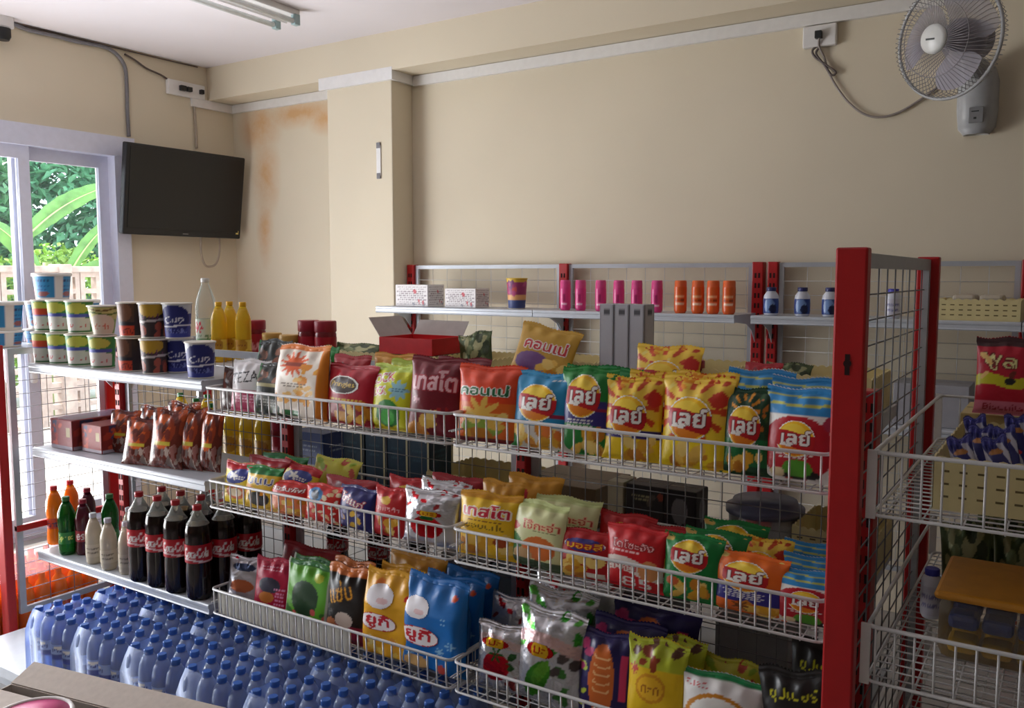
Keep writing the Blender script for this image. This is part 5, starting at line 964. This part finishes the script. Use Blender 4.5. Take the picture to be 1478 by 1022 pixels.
a = at(266, 130, X=XL); socket('white socket box with black plugs above the television', (XL, a.y, a.z), math.radians(90), .27, [(-.04, .02, .016), (.005, .018, .014), (.10, .012, .014)])
socket('white socket box under the cable channel near the fan', (-.985, YB, 2.475), 0, .14, [(0, .014, .016)])
t = thing('switch_plate', 'narrow white plate with two dark ends on the pillar', 'switch plate', (at(547, 232, Y=3.768).x, 3.769, at(547, 232, Y=3.768).z)); link('plate', MB().bbox(-.016, .016, -.006, 0, -.085, .085, .002).mesh('plate', M_WHITE), t)
for z in (-.085, .085): link('clip', MB().bbox(-.014, .014, -.008, 0, z - .016, z + .016, .002).mesh('clip', mat('grey_clip', (120, 118, 122), .5)), t)
a = at(3, 38, X=XL + .06); t = thing('security_camera', 'small dark camera with white housing in the ceiling corner by the door', 'camera', tuple(a)); link('housing', MB().bbox(-.06, .03, -.05, .05, -.01, .06, .01).mesh('housing', M_WHITE), t); link('lens_unit', MB().lathe([(.03, -.07), (.04, -.05), (.04, -.01)], 16).mesh('lens_unit', M_BLACK), t)
# twin tube ceiling light
t = thing('ceiling_light', 'twin tube fluorescent fixture on the ceiling', 'ceiling light', (-3.43, 2.59, ZC), (0, 0, math.radians(2)))
link('base_tray', MB().bbox(-.075, .075, -.62, .62, -.03, 0, .004).add([(-.03, -.6, -.03), (.03, -.6, -.03), (0, -.6, -.06), (-.03, .6, -.03), (.03, .6, -.03), (0, .6, -.06)], [(0, 3, 5, 2), (1, 2, 5, 4), (0, 2, 1), (3, 4, 5)]).mesh('base_tray', M_WHITE), t)
for s in (-1, 1):
    link('tube', MB().tube([(s * .068, -.575, -.062), (s * .068, .575, -.062)], .013, 12).mesh('tube', mat('tube_glass', (222, 226, 226), .2)), t)
    for e in (-1, 1): link('tube_holder', MB().bbox(s * .068 - .016, s * .068 + .016, e * .595 - .018, e * .595 + .018, -.08, -.026, .004).mesh('tube_holder', mat('holder_teal', (150, 172, 172), .4)), t)
# wall fan
fc = Vector((-.43, 3.53, 2.292)); t = thing('wall_fan', 'grey wall fan with wire guard at the top right', 'fan', tuple(fc))
n_ = Vector((-.50, -.86, -.10)).normalized(); rt = n_.cross(Vector((0, 0, 1))).normalized() * -1; up = rt.cross(n_) * -1
if up.z < 0: up = -up
def fp(r, a, d): return rt * (r * math.cos(a)) + up * (r * math.sin(a)) + n_ * d
RG = .205; M_FANG = mat('fan_grey', (176, 178, 180), .4); M_FANW = mat('fan_guard_wire', (150, 148, 152), .35, .3)
gd = MB()
for i in range(72):
    a = 2 * math.pi * i / 72; gd.tube([fp(.05, a, .085), fp(.12, a + .1, .08), fp(RG * .93, a + .2, .05), fp(RG, a + .22, .01), fp(RG * .9, a + .2, -.05), fp(.09, a + .05, -.08)], .0011, 4)
for r, d in ((.13, .078),): gd.tube([fp(r, 2 * math.pi * i / 48, d) for i in range(48)], .0013, 5, closed=True)
link('guard_wires', gd.mesh('guard_wires', M_FANW), t); link('guard_ring', MB().tube([fp(RG, 2 * math.pi * i / 60, .01) for i in range(60)], .0065, 8, closed=True).mesh('guard_ring', M_FANG), t)
hb = MB(); vs = []; fs = []; pr = [(.052, .082), (.05, .092), (.04, .098), (.001, .1)]
for r, d in pr: vs += [fp(r, 2 * math.pi * i / 28, d) for i in range(28)]
for j in range(3):
    for i in range(28): fs.append((j * 28 + i, j * 28 + (i + 1) % 28, j * 28 + 28 + (i + 1) % 28, j * 28 + 28 + i))
h_ = link('hub_badge', hb.add(vs, fs, True).mesh('hub_badge', mat('badge_white', (226, 228, 226), .3)), t); link('brand_mark', MB().add([rt * x + up * y + n_ * .1008 for x, y in ((-.022, -.001), (.014, -.005), (.014, .001), (-.022, .006))], [(0, 1, 2, 3)]).mesh('brand_mark', mat('dark_mark', (40, 46, 46), .5)), h_)
M_BLADE = clear_mat('fan_blade', (166, 162, 174), .5, .3)
for b in range(3):
    vs = []; fs = []; a0 = b * 2 * math.pi / 3 + .5
    for i in range(9):
        s = i / 8; r = .035 + s * .14
        for j in range(7):
            w = (j / 6 - .5); wid = .55 + .5 * math.sin(s * 2.4); vs.append(fp(r, a0 + w * wid * 1.6 + s * .3, .005 + w * .06))
    for i in range(8):
        for j in range(6): k = i * 7 + j; fs.append((k, k + 1, k + 8, k + 7))
    link('blade', MB().add(vs, fs, True).mesh('blade', M_BLADE), t)
link('motor_housing', MB().tube([n_ * .02, n_ * -.04, n_ * -.05, n_ * -.15, n_ * -.19], [.03, .05, .075, .07, .03], 20).mesh('motor_housing', mat('motor_grey', (150, 146, 156), .4)), t)
bs = Vector((-.372, YB, 2.13)) - fc
link('neck', MB().tube([n_ * -.13, Vector((.04, .28, -.02)), bs + Vector((0, -.06, .12))], [.035, .035, .045], 12).mesh('neck', M_FANG), t)
bm = MB(); pr = [(.045, -.125), (.066, -.1), (.073, -.03), (.073, .08), (.06, .13), (.04, .145)]; vs = []; fs = []
for r, z in pr: vs += [bs + Vector((r * math.cos(a), -.085 * max(0, math.sin(a)) ** .6 * r / .073, z)) for a in [math.pi * i / 12 for i in range(13)]]
for j in range(5):
    for i in range(12): k = j * 13 + i; fs.append((k, k + 1, k + 14, k + 13))
fs += [tuple(range(13)), tuple(range(65, 78))[::-1]]
b_ = link('wall_mount', bm.add(vs, fs, True).mesh('wall_mount', M_FANG), t)
link('control_plate', MB().bbox(bs.x - .022, bs.x + .03, bs.y - .09, bs.y - .08, -.25, -.19, .003).mesh('control_plate', mat('control_grey', (138, 138, 140), .4)), b_); link('control_mark', MB().box(bs.x - .012, bs.x + .014, bs.y - .0912, bs.y - .0898, -.208, -.204).box(bs.x - .004, bs.x + .006, bs.y - .0912, bs.y - .0898, -.236, -.228).mesh('control_mark', mat('dark_mark', (40, 46, 46), .5)), b_)
Wb = lambda px, py, o=.012: tuple(at(px, py, Y=YB - o))
cable('fan_cord', 'thin grey cord hanging in a curve from the socket to the fan', [Wb(1183, 52, .05), Wb(1182, 66, .03), Wb(1190, 84), Wb(1196, 104), Wb(1208, 126), Wb(1226, 149), Wb(1248, 165), Wb(1272, 169), Wb(1300, 161), Wb(1340, 136), Wb(1372, 110), Wb(1392, 95, .1)], .005, mat('cord_grey', (150, 140, 134), .5))
cable('cord_bundle', 'bundled loop of fan cord tied below the socket', [Wb(1184, 64, .02), Wb(1173, 72, .02), Wb(1176, 82, .02), Wb(1190, 92, .02), Wb(1206, 104, .02), Wb(1200, 108, .02), Wb(1190, 94, .02), Wb(1178, 78, .02), Wb(1183, 68, .02)], .005, mat('cord_dark', (96, 86, 82), .5))

# ------------------------------------------------------------------ cartons in the foreground
t = thing('open_carton', 'open taupe carton at the bottom left in front of the water packs', 'carton', (-1.977, 1.063, 0), (0, 0, math.radians(10.4)))
link('box_body', MB().box(-.33, .33, -.35, -.346, 0, .37).box(-.33, .33, .126, .13, 0, .37).box(-.33, -.326, -.346, .126, 0, .37).box(.326, .33, -.346, .126, 0, .37).box(-.326, .326, -.346, .126, 0, .005).mesh('box_body', M_CARD), t)
def flap(pts):
    v = [Vector(p) for p in pts]; n = (v[1] - v[0]).cross(v[2] - v[0]).normalized() * .004; link('flap', MB().add(v + [p + n for p in v], [(3, 2, 1, 0), (4, 5, 6, 7), (0, 1, 5, 4), (1, 2, 6, 5), (2, 3, 7, 6), (3, 0, 4, 7)]).mesh('flap', M_CARD), t)
flap([(-.33, .13, .37), (.33, .13, .37), (.33, .2, .398), (-.33, .2, .398)]); flap([(-.33, -.35, .37), (.33, -.35, .37), (.33, .075, .381), (-.33, .075, .381)]); flap([(-.334, -.3, .37), (-.334, .1, .37), (-.45, .1, .385), (-.45, -.3, .385)])
t = thing('pink_dish', 'pink dish with white rim lying on the carton flap', 'dish', (-2.035, 1.03, .389))
link('dish_body', MB().lathe([(.05, .0), (.08, .012), (.085, .02), (.001, .024)], 26).mesh('dish_body', mat('pink_plastic_dish', (206, 70, 130), .35)), t)
link('rim', MB().tube([(.088 * math.cos(a), .088 * math.sin(a), .018) for a in [2 * math.pi * i / 32 for i in range(32)]], .006, 8, closed=True).mesh('rim', M_WHITE), t)
